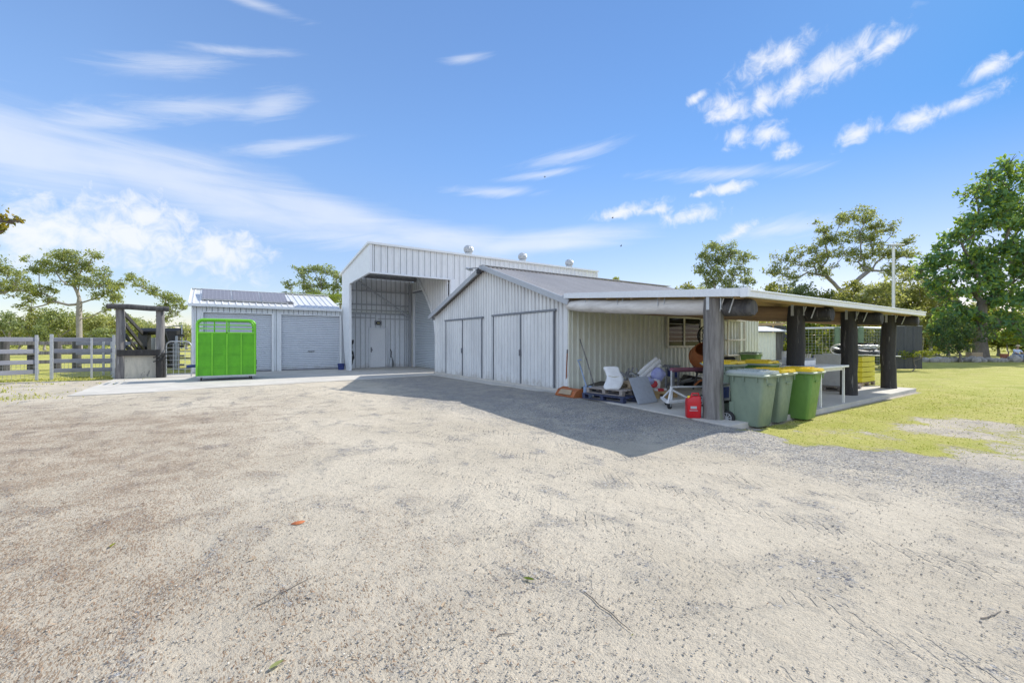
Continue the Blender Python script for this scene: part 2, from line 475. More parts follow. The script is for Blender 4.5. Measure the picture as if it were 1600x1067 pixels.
        if subsurf:
            b = o.modifiers.new('subsurf', 'SUBSURF'); b.levels = b.render_levels = subsurf
        return o


def tag(o, label=None, cat=None, group=None, kind=None):
    for k, v in (('label', label), ('category', cat), ('group', group), ('kind', kind)):
        if v: o[k] = v
    return o
def thing(name, label, cat, loc=(0, 0, 0), rz=0, group=None):
    o = bpy.data.objects.new(name, None)
    o.empty_display_size = .2
    COL.objects.link(o)
    o.location = loc; o.rotation_euler = (0, 0, rz)
    return tag(o, label, cat, group)
def kids(o): return [c for c in bpy.data.objects if c.parent == o]
def copy_tree(o, parent=None):
    c = o.copy(); COL.objects.link(c)
    if parent is not None: c.parent = parent
    for ch in kids(o): copy_tree(ch, c)
    return c
def rrect(wd, dp, r, z, cx=0, cy=0, n=4):
    pts = []
    for (sx, sy, a0) in ((1, 1, 0), (-1, 1, 90), (-1, -1, 180), (1, -1, 270)):
        for k in range(n + 1):
            a = R(a0 + 90 * k / n)
            pts.append(Vector((cx + sx * (wd / 2 - r) + r * math.cos(a), cy + sy * (dp / 2 - r) + r * math.sin(a), z)))
    return pts

# ================================================================== GROUND
def vnoise(x, y, s, seed=0):
    """smooth value noise on numpy arrays, 0..1"""
    x = x * s + seed * 17.3; y = y * s + seed * 9.1
    xi, yi = np.floor(x), np.floor(y); fx, fy = x - xi, y - yi
    fx = fx * fx * (3 - 2 * fx); fy = fy * fy * (3 - 2 * fy)
    h = lambda a, b: np.modf(np.abs(np.sin(a * 127.1 + b * 311.7 + seed * 74.7) * 43758.5453))[0]
    return (h(xi, yi) * (1 - fx) + h(xi + 1, yi) * fx) * (1 - fy) + (h(xi, yi + 1) * (1 - fx) + h(xi + 1, yi + 1) * fx) * fy
def fbm(x, y, s, seed=0):
    return (vnoise(x, y, s, seed) * .5 + vnoise(x, y, s * 2.1, seed + 1) * .3 + vnoise(x, y, s * 4.3, seed + 2) * .2)
def sstep(a, b, x):
    t = np.clip((x - a) / (b - a), 0, 1); return t * t * (3 - 2 * t)


def grass_mask(x, y):
    n = fbm(x, y, .45, 3) - .5
    n2 = fbm(x, y, 1.7, 8) - .5
    # lawn right of the yard: edge runs along x ~ 8 out of the carport corner
    edge = 8.2 + 2.6 * n + 2.4 * n2
    lawn = sstep(-.7, .9, x - edge) * (1 - .55 * sstep(.42, .62, fbm(x, y, 1.1, 77)) * sstep(3.6, 1.5, y) * sstep(17, 10, x)) * (1 - sstep(3.9, 4.4, y) * (1 - sstep(18.3, 18.8, x)))
    bare = .85 * np.exp(-(((x - 11.8) / 1.7) ** 2 + ((y - 2.1) / .8) ** 2)) + .6 * np.exp(-(((x - 9.0) / .8) ** 2 + ((y - 3.0) / .5) ** 2))
    bare = bare * (.55 + 1.3 * (fbm(x, y, 2.6, 15) - .25))
    lawn = lawn * (1 - np.clip(bare * 1.35 + n * .7 + n2 * .5, 0, 1) * .85)
    back = np.maximum(sstep(20.8, 21.6, x), np.maximum(sstep(27.5, 28.3, y), 0))
    lf = .85 * sstep(.0, 1.6, (y - 24.3) + 2.2 * n) * (1 - sstep(-3.6, -3.3, x))
    lf2 = .45 * sstep(.35, .75, fbm(x, y, .8, 5) + .25 * n2) * sstep(-1.0, -4.0, x + n * 2 - (y - 17) * .2) * sstep(15.2, 17.6, y + n * 2)
    return np.clip(np.maximum.reduce([lawn * sstep(-40, -39, x), back, lf, lf2]), 0, 1)


def axis_pts(a, b, step, far):
    core = list(np.arange(a, b + 1e-6, step)); o = []; d = step; p = b
    while p < far: d *= 1.35; p += d; o.append(p)
    l = []; d = step; p = a
    while p > -far: d *= 1.35; p -= d; l.append(p)
    return np.array(l[::-1] + core + o)
xs, ys = axis_pts(-14, 26, .2, 1500), axis_pts(-4, 32, .2, 1500)
GX, GY = np.meshgrid(xs, ys, indexing='ij')
def ground_z(x, y):
    ramp = .078 * sstep(5.4, 7.4, x + (10 - y) * .06) * sstep(2.9, 3.9, y) * sstep(8.0, 7.6, x - (y - 4) * .12) * sstep(11.6, 10.4, y)
    flat = np.maximum(sstep(7.0, 7.8, x) * sstep(3.2, 4.0, y), sstep(17, 17.8, y)) * .9
    near = sstep(30, 22, np.hypot(x, y))
    return ramp + (fbm(x, y, .5, 21) - .5) * .06 * near * (1 - flat) + (fbm(x, y, 2.3, 25) - .5) * .018 * near * (1 - flat)
GZ = ground_z(GX, GY) - .006
gm = grass_mask(GX, GY)
dist = np.hypot(GX, GY)
lit = np.clip(sstep(3.0, -5.5, GX - .12 * GY + (fbm(GX, GY, .5, 31) - .5) * 5) * sstep(20, 7, GY + (fbm(GX, GY, .4, 33) - .5) * 6), 0, 1)
grv = np.clip(sstep(4.5, 8.0, GX + (fbm(GX, GY, .35, 41) - .5) * 5 + np.clip(2.5 - GY, -9, 2) * .2) * 1.0, 0, 1)
grv *= 1 - .75 * sstep(7.6, 8.8, GX) * sstep(6, 3.8, GY)
grv = np.maximum(grv, sstep(3.5, 6.5, GX + (fbm(GX, GY, .35, 41) - .5) * 2) * sstep(4.0, 5.5, GY))
nv = GX.size
me = bpy.data.meshes.new('ground')
me.vertices.add(nv)
me.vertices.foreach_set('co', np.stack([GX, GY, GZ], -1).astype(np.float32).ravel())
a, b = GX.shape
idx = np.arange(nv).reshape(a, b)
q4 = np.stack([idx[:-1, :-1], idx[1:, :-1], idx[1:, 1:], idx[:-1, 1:]], -1).reshape(-1, 4)
me.loops.add(q4.size); me.loops.foreach_set('vertex_index', q4.ravel().astype(np.int32))
me.polygons.add(len(q4)); me.polygons.foreach_set('loop_start', (np.arange(len(q4)) * 4).astype(np.int32))
me.polygons.foreach_set('use_smooth', np.ones(len(q4), bool))
me.update(calc_edges=True)
ca = me.color_attributes.new('cover', 'FLOAT_COLOR', 'POINT')
ca.data.foreach_set('color', np.stack([gm, grv, lit, np.ones_like(gm)], -1).astype(np.float32).ravel())
me.validate()
ground = bpy.data.objects.new('ground', me)
COL.objects.link(ground)
tag(ground, 'pale sandy gravel yard turning into mown lawn at its edges', 'ground', None, 'structure')


def ground_mat():
    m, q, b, o = new_mat('yard_ground')
    P = q.n('ShaderNodeTexCoord').outputs['Object']
    at = q.n('ShaderNodeAttribute', attribute_name='cover')
    sp = q.n('ShaderNodeSeparateColor'); q.put(sp.inputs[0], at.outputs['Color'])
    gr, gv, lt = sp.outputs[0], sp.outputs[1], sp.outputs[2]
    n_big = q.noise(P, .42, 5, .6, .4)
    n_mid = q.noise(P, 1.9, 6, .62, .5)
    n_fine = q.noise(P, 11, 5, .65)
    n_grit = q.noise(P, 70, 4, .7)
    # wheel-dragged streaks lying along the drive
    streak = q.noise(q.mapping(P, scale=(2.2, .45, 1), rot=(0, 0, R(52))), 1.5, 5, .65, .3)
    peb = q.voro(P, 46); pcol = q.voro(P, 46, out='Color')
    peb2 = q.voro(P, 120); pcol2 = q.voro(P, 120, out='Color')
    sand = q.mix(q.ramp(n_big, .35, .68), (.53, .47, .375), (.45, .395, .31))
    sand = q.mix(q.ramp(n_mid, .45, .75, 0, .7), sand, (.36, .32, .26))
    sand = q.mix(q.ramp(n_fine, .5, .8, 0, .5), sand, (.31, .275, .22))
    sand = q.mix(q.ramp(n_grit, .55, .74, 0, .75), sand, (.17, .155, .135))
    sand = q.mix(q.ramp(n_grit, .44, .25, 0, .35), sand, (.56, .52, .45))
    pal = q.n('ShaderNodeSeparateColor'); q.put(pal.inputs[0], pcol)
    stone = q.mix(pal.outputs[0], (.14, .14, .15), (.44, .42, .39))
    stone = q.mix(q.ramp(pal.outputs[1], .88, .93), stone, (.55, .53, .50))
    pal2 = q.n('ShaderNodeSeparateColor'); q.put(pal2.inputs[0], pcol2)
    stone2 = q.mix(pal2.outputs[0], (.12, .12, .13), (.40, .385, .36))
    # how stony: the gravelled part plus loose drifts of stone over the sand
    drift = q.ramp(q.math('ADD', q.math('MULTIPLY', n_mid, .6), q.math('MULTIPLY', streak, .5)), .53, .80, 0, .66)
    stony = q.math('MAXIMUM', drift, q.math('MULTIPLY', gv, q.ramp(n_mid, .25, .65, .25, .75)))
    grains = q.ramp(q.math('ADD', pal2.outputs[2], q.math('MULTIPLY', stony, .9)), .95, 1.1)
    c = q.mix(grains, sand, stone2)
    grains2 = q.ramp(q.math('ADD', pal.outputs[2], q.math('MULTIPLY', stony, .75)), 1.02, 1.12)
    c = q.mix(grains2, c, stone)
    # leaf litter and bark crumbs
    lv = q.voro(q.mapping(P, scale=(1, .30, 1), rot=(0, 0, R(30))), 165, out='Color')
    ls = q.n('ShaderNodeSeparateColor'); q.put(ls.inputs[0], lv)
    lcol = q.mix(ls.outputs[0], (.17, .105, .065), (.36, .26, .17))
    lamt = q.ramp(q.math('ADD', ls.outputs[1], q.math('MULTIPLY', q.math('MULTIPLY', lt, q.ramp(n_mid, .3, .65, .25, 1)), .8)), 1.0, 1.12, 0, .85)
    c = q.mix(lamt, c, lcol)
    c = q.mix(q.math('MULTIPLY', lt, .3), c, (.30, .225, .16))
    # turf
    gn = q.noise(P, 34, 4, .7); gb = q.noise(P, .8, 5, .65)
    turf = q.mix(q.ramp(gb, .35, .7), (.40, .40, .09), (.52, .48, .16))
    turf = q.mix(q.ramp(gn, .42, .66, 0, .6), turf, (.27, .28, .055))
    turf = q.mix(q.ramp(n_fine, .55, .78, 0, .5), turf, (.56, .50, .24))
    turf = q.mix(q.ramp(n_mid, .48, .72, 0, .55), turf, (.50, .42, .20))
    turf = q.mix(q.ramp(q.noise(P, .55, 6, .7), .55, .7, 0, .5), turf, (.24, .30, .05))
    gf = q.ramp(q.math('ADD', gr, q.math('MULTIPLY', q.math('SUBTRACT', q.noise(P, 6.5, 6, .75), .5), 1.0)), .38, .62)
    c = q.mix(gf, c, turf)
    q.put(b.inputs['Base Color'], c)
    b.inputs['Roughness'].default_value = .95
    b.inputs['Specular IOR Level'].default_value = .15
    # tyre lugs pressed in along three passes
    s3 = q.n('ShaderNodeSeparateXYZ'); q.put(s3.inputs[0], P)
    lug = None
    for (ang, off, wd) in ((80, 3.15, .36), (79, 4.5, .36), (84, 2.3, .30), (76, 5.6, .30)):
        u = q.mapping(P, rot=(0, 0, R(ang)))
        s = q.n('ShaderNodeSeparateXYZ'); q.put(s.inputs[0], u)
        sd = q.math('SUBTRACT', q.math('ADD', s.outputs[1], q.math('MULTIPLY', q.math('SUBTRACT', n_big, .5), .5)), off)
        d = q.math('ABSOLUTE', sd)
        band = q.math('MULTIPLY', q.ramp(d, wd * .5, wd * .36), q.ramp(q.math('PINGPONG', sd, .055), .012, .024))
        tread = q.ramp(q.math('PINGPONG', q.math('ADD', s.outputs[0], q.math('MULTIPLY', sd, .8)), .055), .034, .046)
        one = q.math('MULTIPLY', q.math('MULTIPLY', band, tread), q.math('MULTIPLY', q.ramp(n_mid, .42, .62), q.ramp(s3.outputs[0], 1.2, 2.6)))
        lug = one if lug is None else q.math('MAXIMUM', lug, one)
    h = q.math('ADD', q.math('MULTIPLY', n_fine, .026), q.math('MULTIPLY', n_grit, .014))
    h = q.math('ADD', h, q.math('MULTIPLY', q.math('SUBTRACT', 1, peb2), q.math('MULTIPLY', grains, .006)))
    h = q.math('ADD', h, q.math('MULTIPLY', q.math('SUBTRACT', 1, peb), q.math('MULTIPLY', grains2, .014)))
    h = q.math('ADD', h, q.math('MULTIPLY', n_mid, .05))
    h = q.math('ADD', h, q.math('MULTIPLY', lamt, .010))
    h = q.math('SUBTRACT', h, q.math('MULTIPLY', lug, .016))
    h = q.math('ADD', h, q.math('MULTIPLY', q.math('MULTIPLY', gf, gn), .03))
    bn = q.n('ShaderNodeBump'); bn.inputs['Strength'].default_value = 1.0; bn.inputs['Distance'].default_value = 1.0
    q.put(bn.inputs['Height'], h)
    q.put(b.inputs['Normal'], bn.outputs[0])
    return m
me.materials.append(ground_mat())


def scatter(name, verts, faces, pts, sizes, mat, label, cat, flat=.6, tint=True, tilt=1.0):
    """one mesh of many small copies of a seed shape (uncountable cover)"""
    n = len(pts); seed = np.array(verts, float); k = len(seed)
    ang = nr.random(n) * 2 * np.pi; ti = (nr.random(n) - .5) * tilt; t2 = (nr.random(n) - .5) * tilt
    sh = seed[None] * (1 + (nr.random((n, k, 3)) - .5) * .5)
    sh = sh * sizes[:, None, None] * np.array([1, 1, flat])[None, None]
    x, y, z = sh[..., 0], sh[..., 1], sh[..., 2]
    z, x = z * np.cos(ti)[:, None] - x * np.sin(ti)[:, None], x * np.cos(ti)[:, None] + z * np.sin(ti)[:, None]
    z, y = z * np.cos(t2)[:, None] - y * np.sin(t2)[:, None], y * np.cos(t2)[:, None] + z * np.sin(t2)[:, None]
    c, s_ = np.cos(ang)[:, None], np.sin(ang)[:, None]
    X = x * c - y * s_ + pts[:, 0:1]; Y = x * s_ + y * c + pts[:, 1:2]; Z = z + pts[:, 2:3]
    co_ = np.stack([X, Y, Z], -1).reshape(-1, 3)
    mesh_np(name, co_, (np.array(faces)[None] + (np.arange(n) * k)[:, None, None]).reshape(-1, len(faces[0])), mat, np.repeat(nr.random(n), k) if tint else None)
    return tag(bpy.data.objects[name], label, cat, None, 'stuff')
def mesh_np(name, co_, fa, mat, tint=None, parent=None, mats=None, smooth=False):
    me = bpy.data.meshes.new(name)
    me.vertices.add(len(co_)); me.vertices.foreach_set('co', np.asarray(co_, np.float32).ravel())
    w_ = fa.shape[1]
    me.loops.add(fa.size); me.loops.foreach_set('vertex_index', fa.ravel().astype(np.int32))
    me.polygons.add(len(fa)); me.polygons.foreach_set('loop_start', (np.arange(len(fa)) * w_).astype(np.int32))
    me.materials.append(mat)
    me.update(calc_edges=True)
    if tint is not None:
        at = me.attributes.new('tint', 'FLOAT', 'POINT'); at.data.foreach_set('value', tint.astype(np.float32))
    if smooth: me.polygons.foreach_set('use_smooth', np.ones(len(fa), bool))
    o = bpy.data.objects.new(name, me); COL.objects.link(o)
    if parent is not None: o.parent = parent
    return o
def tint_mat(name, cols, rough=.85, trans=0):
    m, q, b, o = new_mat(name)
    at = q.n('ShaderNodeAttribute', attribute_name='tint').outputs['Fac']
    r = q.n('ShaderNodeValToRGB'); q.put(r.inputs[0], at)
    while len(r.color_ramp.elements) < len(cols): r.color_ramp.elements.new(.5)
    for i, c in enumerate(cols):
        r.color_ramp.elements[i].position = i / (len(cols) - 1); r.color_ramp.elements[i].color = (*c, 1)
    q.put(b.inputs['Base Color'], r.outputs[0]); b.inputs['Roughness'].default_value = rough
    b.inputs['Specular IOR Level'].default_value = .2
    if trans:
        tr = q.n('ShaderNodeBsdfTranslucent'); q.put(tr.inputs[0], r.outputs[0])
        mx = q.n('ShaderNodeMixShader'); mx.inputs[0].default_value = trans
        q.nt.links.new(b.outputs[0], mx.inputs[1]); q.nt.links.new(tr.outputs[0], mx.inputs[2]); q.nt.links.new(mx.outputs[0], o.inputs[0])
    return m
def near_pts(n, dmin, dmax, power=1.0, half=54):
    """points spread over the yard in front of the viewer, thinning with distance"""
    d = dmin * (dmax / dmin) ** (nr.random(n) ** power)
    t = YAW + np.radians((nr.random(n) - .5) * 2 * half)
    return d * np.sin(t), d * np.cos(t)
STONE_V = [(1, 0, 0), (-.9, .1, 0), (0, 1, 0), (.1, -1, 0), (0, 0, .9), (.1, 0, -.6), (.55, .55, .5), (-.5, -.6, .45)]
STONE_F = [(0, 6, 4), (6, 2, 4), (2, 1, 4), (1, 7, 4), (7, 3, 4), (3, 0, 4), (0, 2, 6), (1, 3, 7), (0, 3, 5), (3, 1, 5), (1, 2, 5), (2, 0, 5)]
x, y = near_pts(60000, 1.7, 20)
dd = np.hypot(x, y)
keep = (nr.random(len(x)) < np.clip(.30 + 1.5 * (fbm(x, y, .9, 51) - .38) + .5 * sstep(5, 8, x), 0.03, 1)) & (grass_mask(x, y) < .4) & ~((x > 7.4) & (y > 4.0)) & (y < 17.5)
x, y, dd = x[keep], y[keep], dd[keep]
sz = (.0025 + .0050 * nr.random(len(x)) ** 3) * (1 + dd * .06)
scatter('loose_gravel', STONE_V, STONE_F, np.stack([x, y, ground_z(x, y) + sz * .1], -1), sz,
        tint_mat('loose_stone', [(.19, .18, .175), (.31, .29, .265), (.42, .385, .33), (.58, .53, .45)]), 'loose grey and pale gravel scattered over the sandy yard', 'gravel')
# leaf litter and twigs: thin curled strips
LV = [(-1, -.16, 0), (-.3, -.26, .14), (.4, -.2, .12), (1, 0, 0), (.4, .2, .10), (-.3, .26, .16), (-1, .10, .03)]
LF = [(0, 1, 5, 6), (1, 2, 4, 5), (2, 3, 3, 4)]
LF = [(0, 1, 5), (0, 5, 6), (1, 2, 4), (1, 4, 5), (2, 3, 4)]
x, y = near_pts(60000, 1.7, 15)
lm = sstep(2.2, -3.4, x - .10 * y + (fbm(x, y, .5, 31) - .5) * 4.5) * sstep(16, 7, y) * np.clip((fbm(x, y, 1.3, 61) - .34) * 4.0, 0, 1)
keep = nr.random(len(x)) < np.clip(lm + .006, 0, 1) * .8
keep &= (grass_mask(x, y) < .5)
x, y = x[keep], y[keep]; dd = np.hypot(x, y)
sz = (.004 + .009 * nr.random(len(x)) ** 2) * (1 + dd * .05)
scatter('leaf_litter', LV, LF, np.stack([x, y, ground_z(x, y) + .002], -1), sz,
        tint_mat('dry_litter', [(.10, .06, .04), (.20, .12, .075), (.30, .20, .13), (.42, .34, .25)]), 'brown dry leaf litter and bark crumbs drifted over the gravel', 'leaf litter', .6)
# mown grass
def blades(n, area, name, hmin, hmax, mat, label):
    x = area[0] + (area[1] - area[0]) * nr.random(n); y = area[2] + (area[3] - area[2]) * nr.random(n)
    k = (nr.random(n) < (grass_mask(x, y) - .12) * np.clip((fbm(x, y, 3.2, 71) - .30) * 3, .35, 1))
    k &= nr.random(n) < sstep(24, 9, np.hypot(x, y)) + (x < 0)
    k &= ~((x > 7.5) & (y > 4.1) & (x < 18.7) & (y < 10.4))
    x, y = x[k], y[k]; n = len(x)
    h = (hmin + (hmax - hmin) * nr.random(n) ** 2); dist_ = np.hypot(x, y); h *= (1 + .02 * dist_)
    wd = .004 + .0012 * dist_ * .7; a = nr.random(n) * 6.283
    lx, ly = (nr.random(n) - .5) * h * 1.3, (nr.random(n) - .5) * h * 1.3
    z0 = ground_z(x, y) - .008
    p0 = np.stack([x - np.cos(a) * wd, y - np.sin(a) * wd, z0], -1); p1 = np.stack([x + np.cos(a) * wd, y + np.sin(a) * wd, z0], -1)
    p2 = np.stack([x + lx, y + ly, z0 + h], -1)
    c = np.stack([p0, p1, p2], 1).reshape(-1, 3)
    mesh_np(name, c, np.arange(n * 3).reshape(-1, 3), mat, np.repeat(nr.random(n), 3))
    tag(bpy.data.objects[name], label, 'grass', None, 'stuff')
gmat = tint_mat('grass_blade', [(.28, .33, .05), (.40, .42, .08), (.52, .49, .14), (.62, .55, .24)], .7, .35)
blades(170000, (6.5, 26, -4.5, 9.0), 'lawn_grass', .007, .019, gmat, 'short sunlit yellow-green lawn grass growing in patches beside the carport')
blades(22000, (-10, -2, 15, 27), 'verge_grass', .02, .06, gmat, 'thin dry grass along the foot of the timber-look rail gates')

# concrete aprons
def slab(name, poly, z, h, label):
    m_ = MB(); m_.prism([(p[0], p[1], z - h) for p in poly], (0, 0, h))
    o = m_.build(name, M['concrete'], bevel=.008)
    return tag(o, label, 'concrete slab', None, 'structure')
slab('concrete_apron', [(-3.9, 26.7), (-3.5, 24.6), (-3.55, 17.85), (-1.58, 17.75), (-.27, 18.2), (5.3, 18.75), (8.55, 19.2), (8.62, 18.0), (8.5, 13.9), (8.7, 12.9), (8.5, 10.2), (9.3, 10.2), (9.3, 20.3), (10.4, 20.8), (10.5, 26.7)], .02, .3, 'pale concrete apron in front of the roller-door sheds')
slab('carport_slab', [(7.62, 4.28), (10.9, 4.2), (18.6, 4.32), (18.6, 10.3), (9.2, 10.3), (8.5, 10.1)], .1, .4, 'concrete floor slab under the log-post carport')

# ================================================================== BUILDINGS
X, Y, Z = Vector((1, 0, 0)), Vector((0, 1, 0)), Vector((0, 0, 1))
# ---- gable shed
gx, gy0, gy1, gyr = 9.1, 10.25, 20.1, 15.18
shed = thing('gable_shed', 'weathered grey gabled shed with two pairs of ribbed swing doors in front', 'shed', (gx, gyr, 0))
zr, ze = 4.52, 2.84
def groof(y): return zr - abs(y - gyr) * (zr - ze) / (gy1 - gyr)
m_ = MB().sheet((gx, gy1, 0), -Y, Z, -X, gy1 - gy0, lambda s: .03, lambda s: groof(gy1 - s), -.0 + .205, .036, .075, .035, knots=(gy1 - gyr,), foot=.022)
m_.build('front_wall', [M['old_wall'], M['rib_shade']], shed)
m_ = MB().sheet((gx, gy0, 0), X, Z, -Y, 11.5, lambda s: .08, lambda s: 2.84, .245, .06, .05, .034, foot=.035)
m_.box((gx - .005, gy0 - .005, 1.46), (.07, .07, 2.76))
m_.build('side_wall', [M['side_wall'], M['cream_rib_shade']], shed)
m_ = MB(); m_.box((20.6, (gy0 + gy1) / 2, 1.45), (.05, gy1 - gy0 - .1, 2.8)); m_.box((14.8, gy1, 1.45), (11.5, .05, 2.8))
m_.prism([(20.59, gy0, 2.86), (20.59, gy1, 2.86), (20.59, gyr, zr - .02)], (.02, 0, 0))
m_.build('rear_walls', M['old_wall'], shed)
sl_len = math.hypot(gyr - 9.95, zr - groof(9.95)); k = (zr - ze) / (gy1 - gyr)
dn = Vector((0, -1, -k)).normalized(); up_n = Vector((0, -k, 1)).normalized()
rf = MB().sheet((8.86, gyr, zr + .07), X, dn, up_n, 11.9, lambda s: 0, lambda s: sl_len, .2, .026, .08, .035).build('roof', M['roof'], shed)
dn2 = Vector((0, 1, -k)).normalized(); up2 = Vector((0, k, 1)).normalized()
MB().sheet((8.86, gyr, zr + .07), X, dn2, up2, 11.9, lambda s: 0, lambda s: sl_len, .2, .026, .08, .035).build('roof', M['roof'], shed)
m_ = MB().bar((8.8, gyr, zr + .125), (20.8, gyr, zr + .125), .32, .02)
m_.build('ridge_cap', M['roof_light'], rf)
m_ = MB()
for (d_, e) in ((-1, 9.98), (1, 20.4)):
    m_.bar((8.84, gyr + d_ * .0, zr + .045), (8.84, e, zr + .045 - abs(e - gyr) * k), .05, .19)
m_.build('barge_board', M['grey_trim'], shed, bevel=.006)
m_ = MB().bar((9.0, 20.42, groof(20.4) + .0), (20.7, 20.42, groof(20.4)), .14, .12); m_.build('gutter', M['grey_trim'], shed)
for yy in (10.28, 20.07): MB().box((gx - .022, yy, 1.44), (.085, .085, 2.78)).build('corner_trim', M['old_wall'], shed)
m_ = MB().box((gx - .03, gyr, .02), (.12, gy1 - gy0 + .1, .16)); m_.build('base_strip', M['concrete'], shed)
def swing_doors(ya, yb, zt, lab):
    fr = MB()
    for yy in (ya, yb, (ya + yb) / 2): fr.box((gx - .06, yy, zt / 2 + .03), (.05, .045, zt))
    fr.box((gx - .06, (ya + yb) / 2, zt + .03), (.07, abs(yb - ya) + .2, .07))
    d_ = fr.build('door_frame', M['dark_trim'], shed, bevel=.004)
    d_['label'] = lab
    mid = (ya + yb) / 2
    for (p, q_) in ((ya, mid), (mid, yb)):
        lf = MB().sheet((gx - .055, max(p, q_) - .035, 0), -Y, Z, -X, abs(p - q_) - .07, lambda s: .07, lambda s: zt - .01, .205, .026, .08, .045, foot=.016).build('door_leaf', [M['door_sheet'], M['rib_shade']], d_)
    h = MB().box((gx - .11, mid, 1.2), (.05, .05, .22)); h.tube([(gx - .11, mid - .03, 1.1), (gx - .15, mid - .03, 1.14), (gx - .15, mid - .03, 1.26), (gx - .11, mid - .03, 1.3)], .012, 6)
    h.build('door_latch', M['steel'], d_, bevel=.004)
swing_doors(18.85, 15.5, 2.55, 'smaller pair of ribbed swing doors')
swing_doors(14.6, 10.9, 2.58, 'larger pair of ribbed swing doors')
# floodlights at the apex
t = thing('floodlight', 'twin floodlight bracketed to the apex of the weathered gable', 'floodlight', (8.72, 15.2, 4.42))
m_ = MB(); m_.tube([(8.82, 15.2, 4.42), (8.6, 15.2, 4.44)], .035, 8); m_.bar((8.62, 15.05, 4.5), (8.5, 15.75, 4.56), .05, .04); m_.build('bracket', M['steel'], t)
m_ = MB(); m_.box((8.6, 15.75, 4.55), (.22, .26, .10), Matrix.Rotation(R(20), 3, 'X')); m_.build('lamp_head', M['galv'], t, bevel=.02)
m_ = MB(); m_.lathe((8.6, 14.98, 4.36), [(.05, .1), (.09, .06), (.10, -.08), (.07, -.1)], 'Z', 14); m_.build('lamp_head', M['black'], t, smooth=40)
# window in the side wall
wl, wr_, wb_, wt_ = 13.85, 15.95, 1.4, 2.52
wo_ = MB(); yy = gy0 - .10
for (c, d_) in (((14.9, yy, wt_), (2.16, .07, .09)), ((14.9, yy, wb_), (2.2, .10, .09)), ((wl, yy, 1.96), (.09, .07, 1.04)), ((wr_, yy, 1.96), (.09, .07, 1.04)), ((14.85, yy, 1.96), (.08, .06, 1.04))): wo_.box(c, d_)
win = wo_.build('window', M['beige'], shed, bevel=.004)
for (a_, b_) in ((wl + .03, 14.825), (14.875, wr_ - .03)):
    MB().box(((a_ + b_) / 2, yy + .015, 1.96), (b_ - a_, .008, 1.06)).build('window_pane', M['glass'], win)
    m_ = MB()
    for zz in (1.62, 1.78, 1.94, 2.10, 2.26): m_.box(((a_ + b_) / 2, yy - .002, zz), (b_ - a_ - .1, .012, .018))
    m_.build('louvre_bars', M['grey_trim'], win)

# ---- big shed with the drive-through porch
bx0, bx1, by0, by1, ox = 6.1, 21.1, 21.0, 26.6, 10.34
big = thing('machinery_shed', 'tall pale ribbed shed with an open corner porch and high roller door', 'shed', (bx0, by0, 0))
ztop, zop = 6.22, 4.9
m_ = MB().sheet((bx0, by0, 0), X, Z, -Y, ox - bx0, lambda s: zop, lambda s: ztop, .32, .045, .08, .05, foot=.035)
m_.sheet((ox, by0, 0), X, Z, -Y, bx1 - ox, lambda s: .02, lambda s: ztop, .32, .045, .08, .05, foot=.035)
m_.build('front_wall', [M['big_wall'], M['rib_shade']], big)
m_ = MB(); ef = [(bx0 - .02, by0 - .06, 6.26), (bx0 - .02, 26.4, 5.47), (bx0 - .02, 26.35, 3.2), (bx0 - .02, 25.55, .02), (bx0 - .02, 24.7, .02), (bx0 - .02, 24.75, 4.74), (bx0 - .02, by0 - .06, 4.88)]
m_.prism(ef, (.12, 0, 0)); m_.build('porch_end_frame', M['trim'], big)
m_ = MB(); m_.bar((bx0 - .1, by0 - .06, 6.27), (bx1 + .1, by0 - .06, 6.27), .12, .10); m_.bar((bx0 - .05, by0, 6.30), (bx0 - .05, 26.8, 5.47), .10, .10)
m_.build('roof_flashing', M['trim'], big)
m_ = MB(); m_.box(((bx0 + ox) / 2, by0 - .01, zop - .02), (ox - bx0, .12, .07)); m_.box((ox + .1, by0 - .045, zop / 2), (.22, .03, zop)); m_.box((ox - .02, by0 + .05, zop / 2), (.05, .16, zop))
m_.build('opening_trim', M['trim'], big)
MB().box((bx1, by0 - .03, ztop / 2), (.10, .10, ztop - .1)).build('corner_trim', M['trim'], big)
rs = Vector((0, 5.8, -.83)); rl = rs.length; rs.normalize()
MB().sheet((bx0, by0, 6.24), X, rs, Vector((0, .83, 5.8)).normalized(), bx1 - bx0, lambda s: 0, lambda s: rl, .32, .035, .1, .04).build('roof', M['roof_light'], big)
# porch back wall: lower cladding, upper cladding set back, girts and brace
m_ = MB().sheet((bx0 - .02, by1, 0), X, Z, -Y, 4.3, lambda s: .02, lambda s: 3.3, .30, .045, .08, .05, foot=.035)
m_.sheet((bx0 + .1, by1 + .22, 0), X, Z, -Y, 4.3, lambda s: 3.2, lambda s: 5.45, .30, .045, .08, .05, foot=.035)
m_.build('porch_back_wall', [M['garage'], M['rib_shade']], big)
m_ = MB()
for zz in (3.48, 3.82, 4.62): m_.bar((bx0 + .1, by1 + .06, zz), (10.3, by1 + .06, zz), .09, .07)
m_.bar((bx0 + .1, by1 - .08, 3.28), (10.3, by1 - .08, 3.28), .1, .12)
m_.bar((bx0 + .2, by1 - .08, 3.02), (8.0, by1 - .08, 3.02), .05, .06); m_.bar((8.2, by1 - .06, 2.98), (10.2, by1 - .06, 2.98), .05, .05)
m_.tube([(6.9, by1 - .3, 5.2), (10.1, by1 - .3, 3.12)], .05, 8)
m_.box((10.2, by1 - .12, 2.6), (.14, .14, 5.2)); m_.box((9.95, by1 - .14, 2.6), (.04, .06, 5.2))
m_.build('porch_framing', M['grey_trim'], big)
m_ = MB()
m_.box(((bx0 + ox) / 2 + .05, by0 + .32, 4.98), (ox - bx0 - .2, .5, .12))
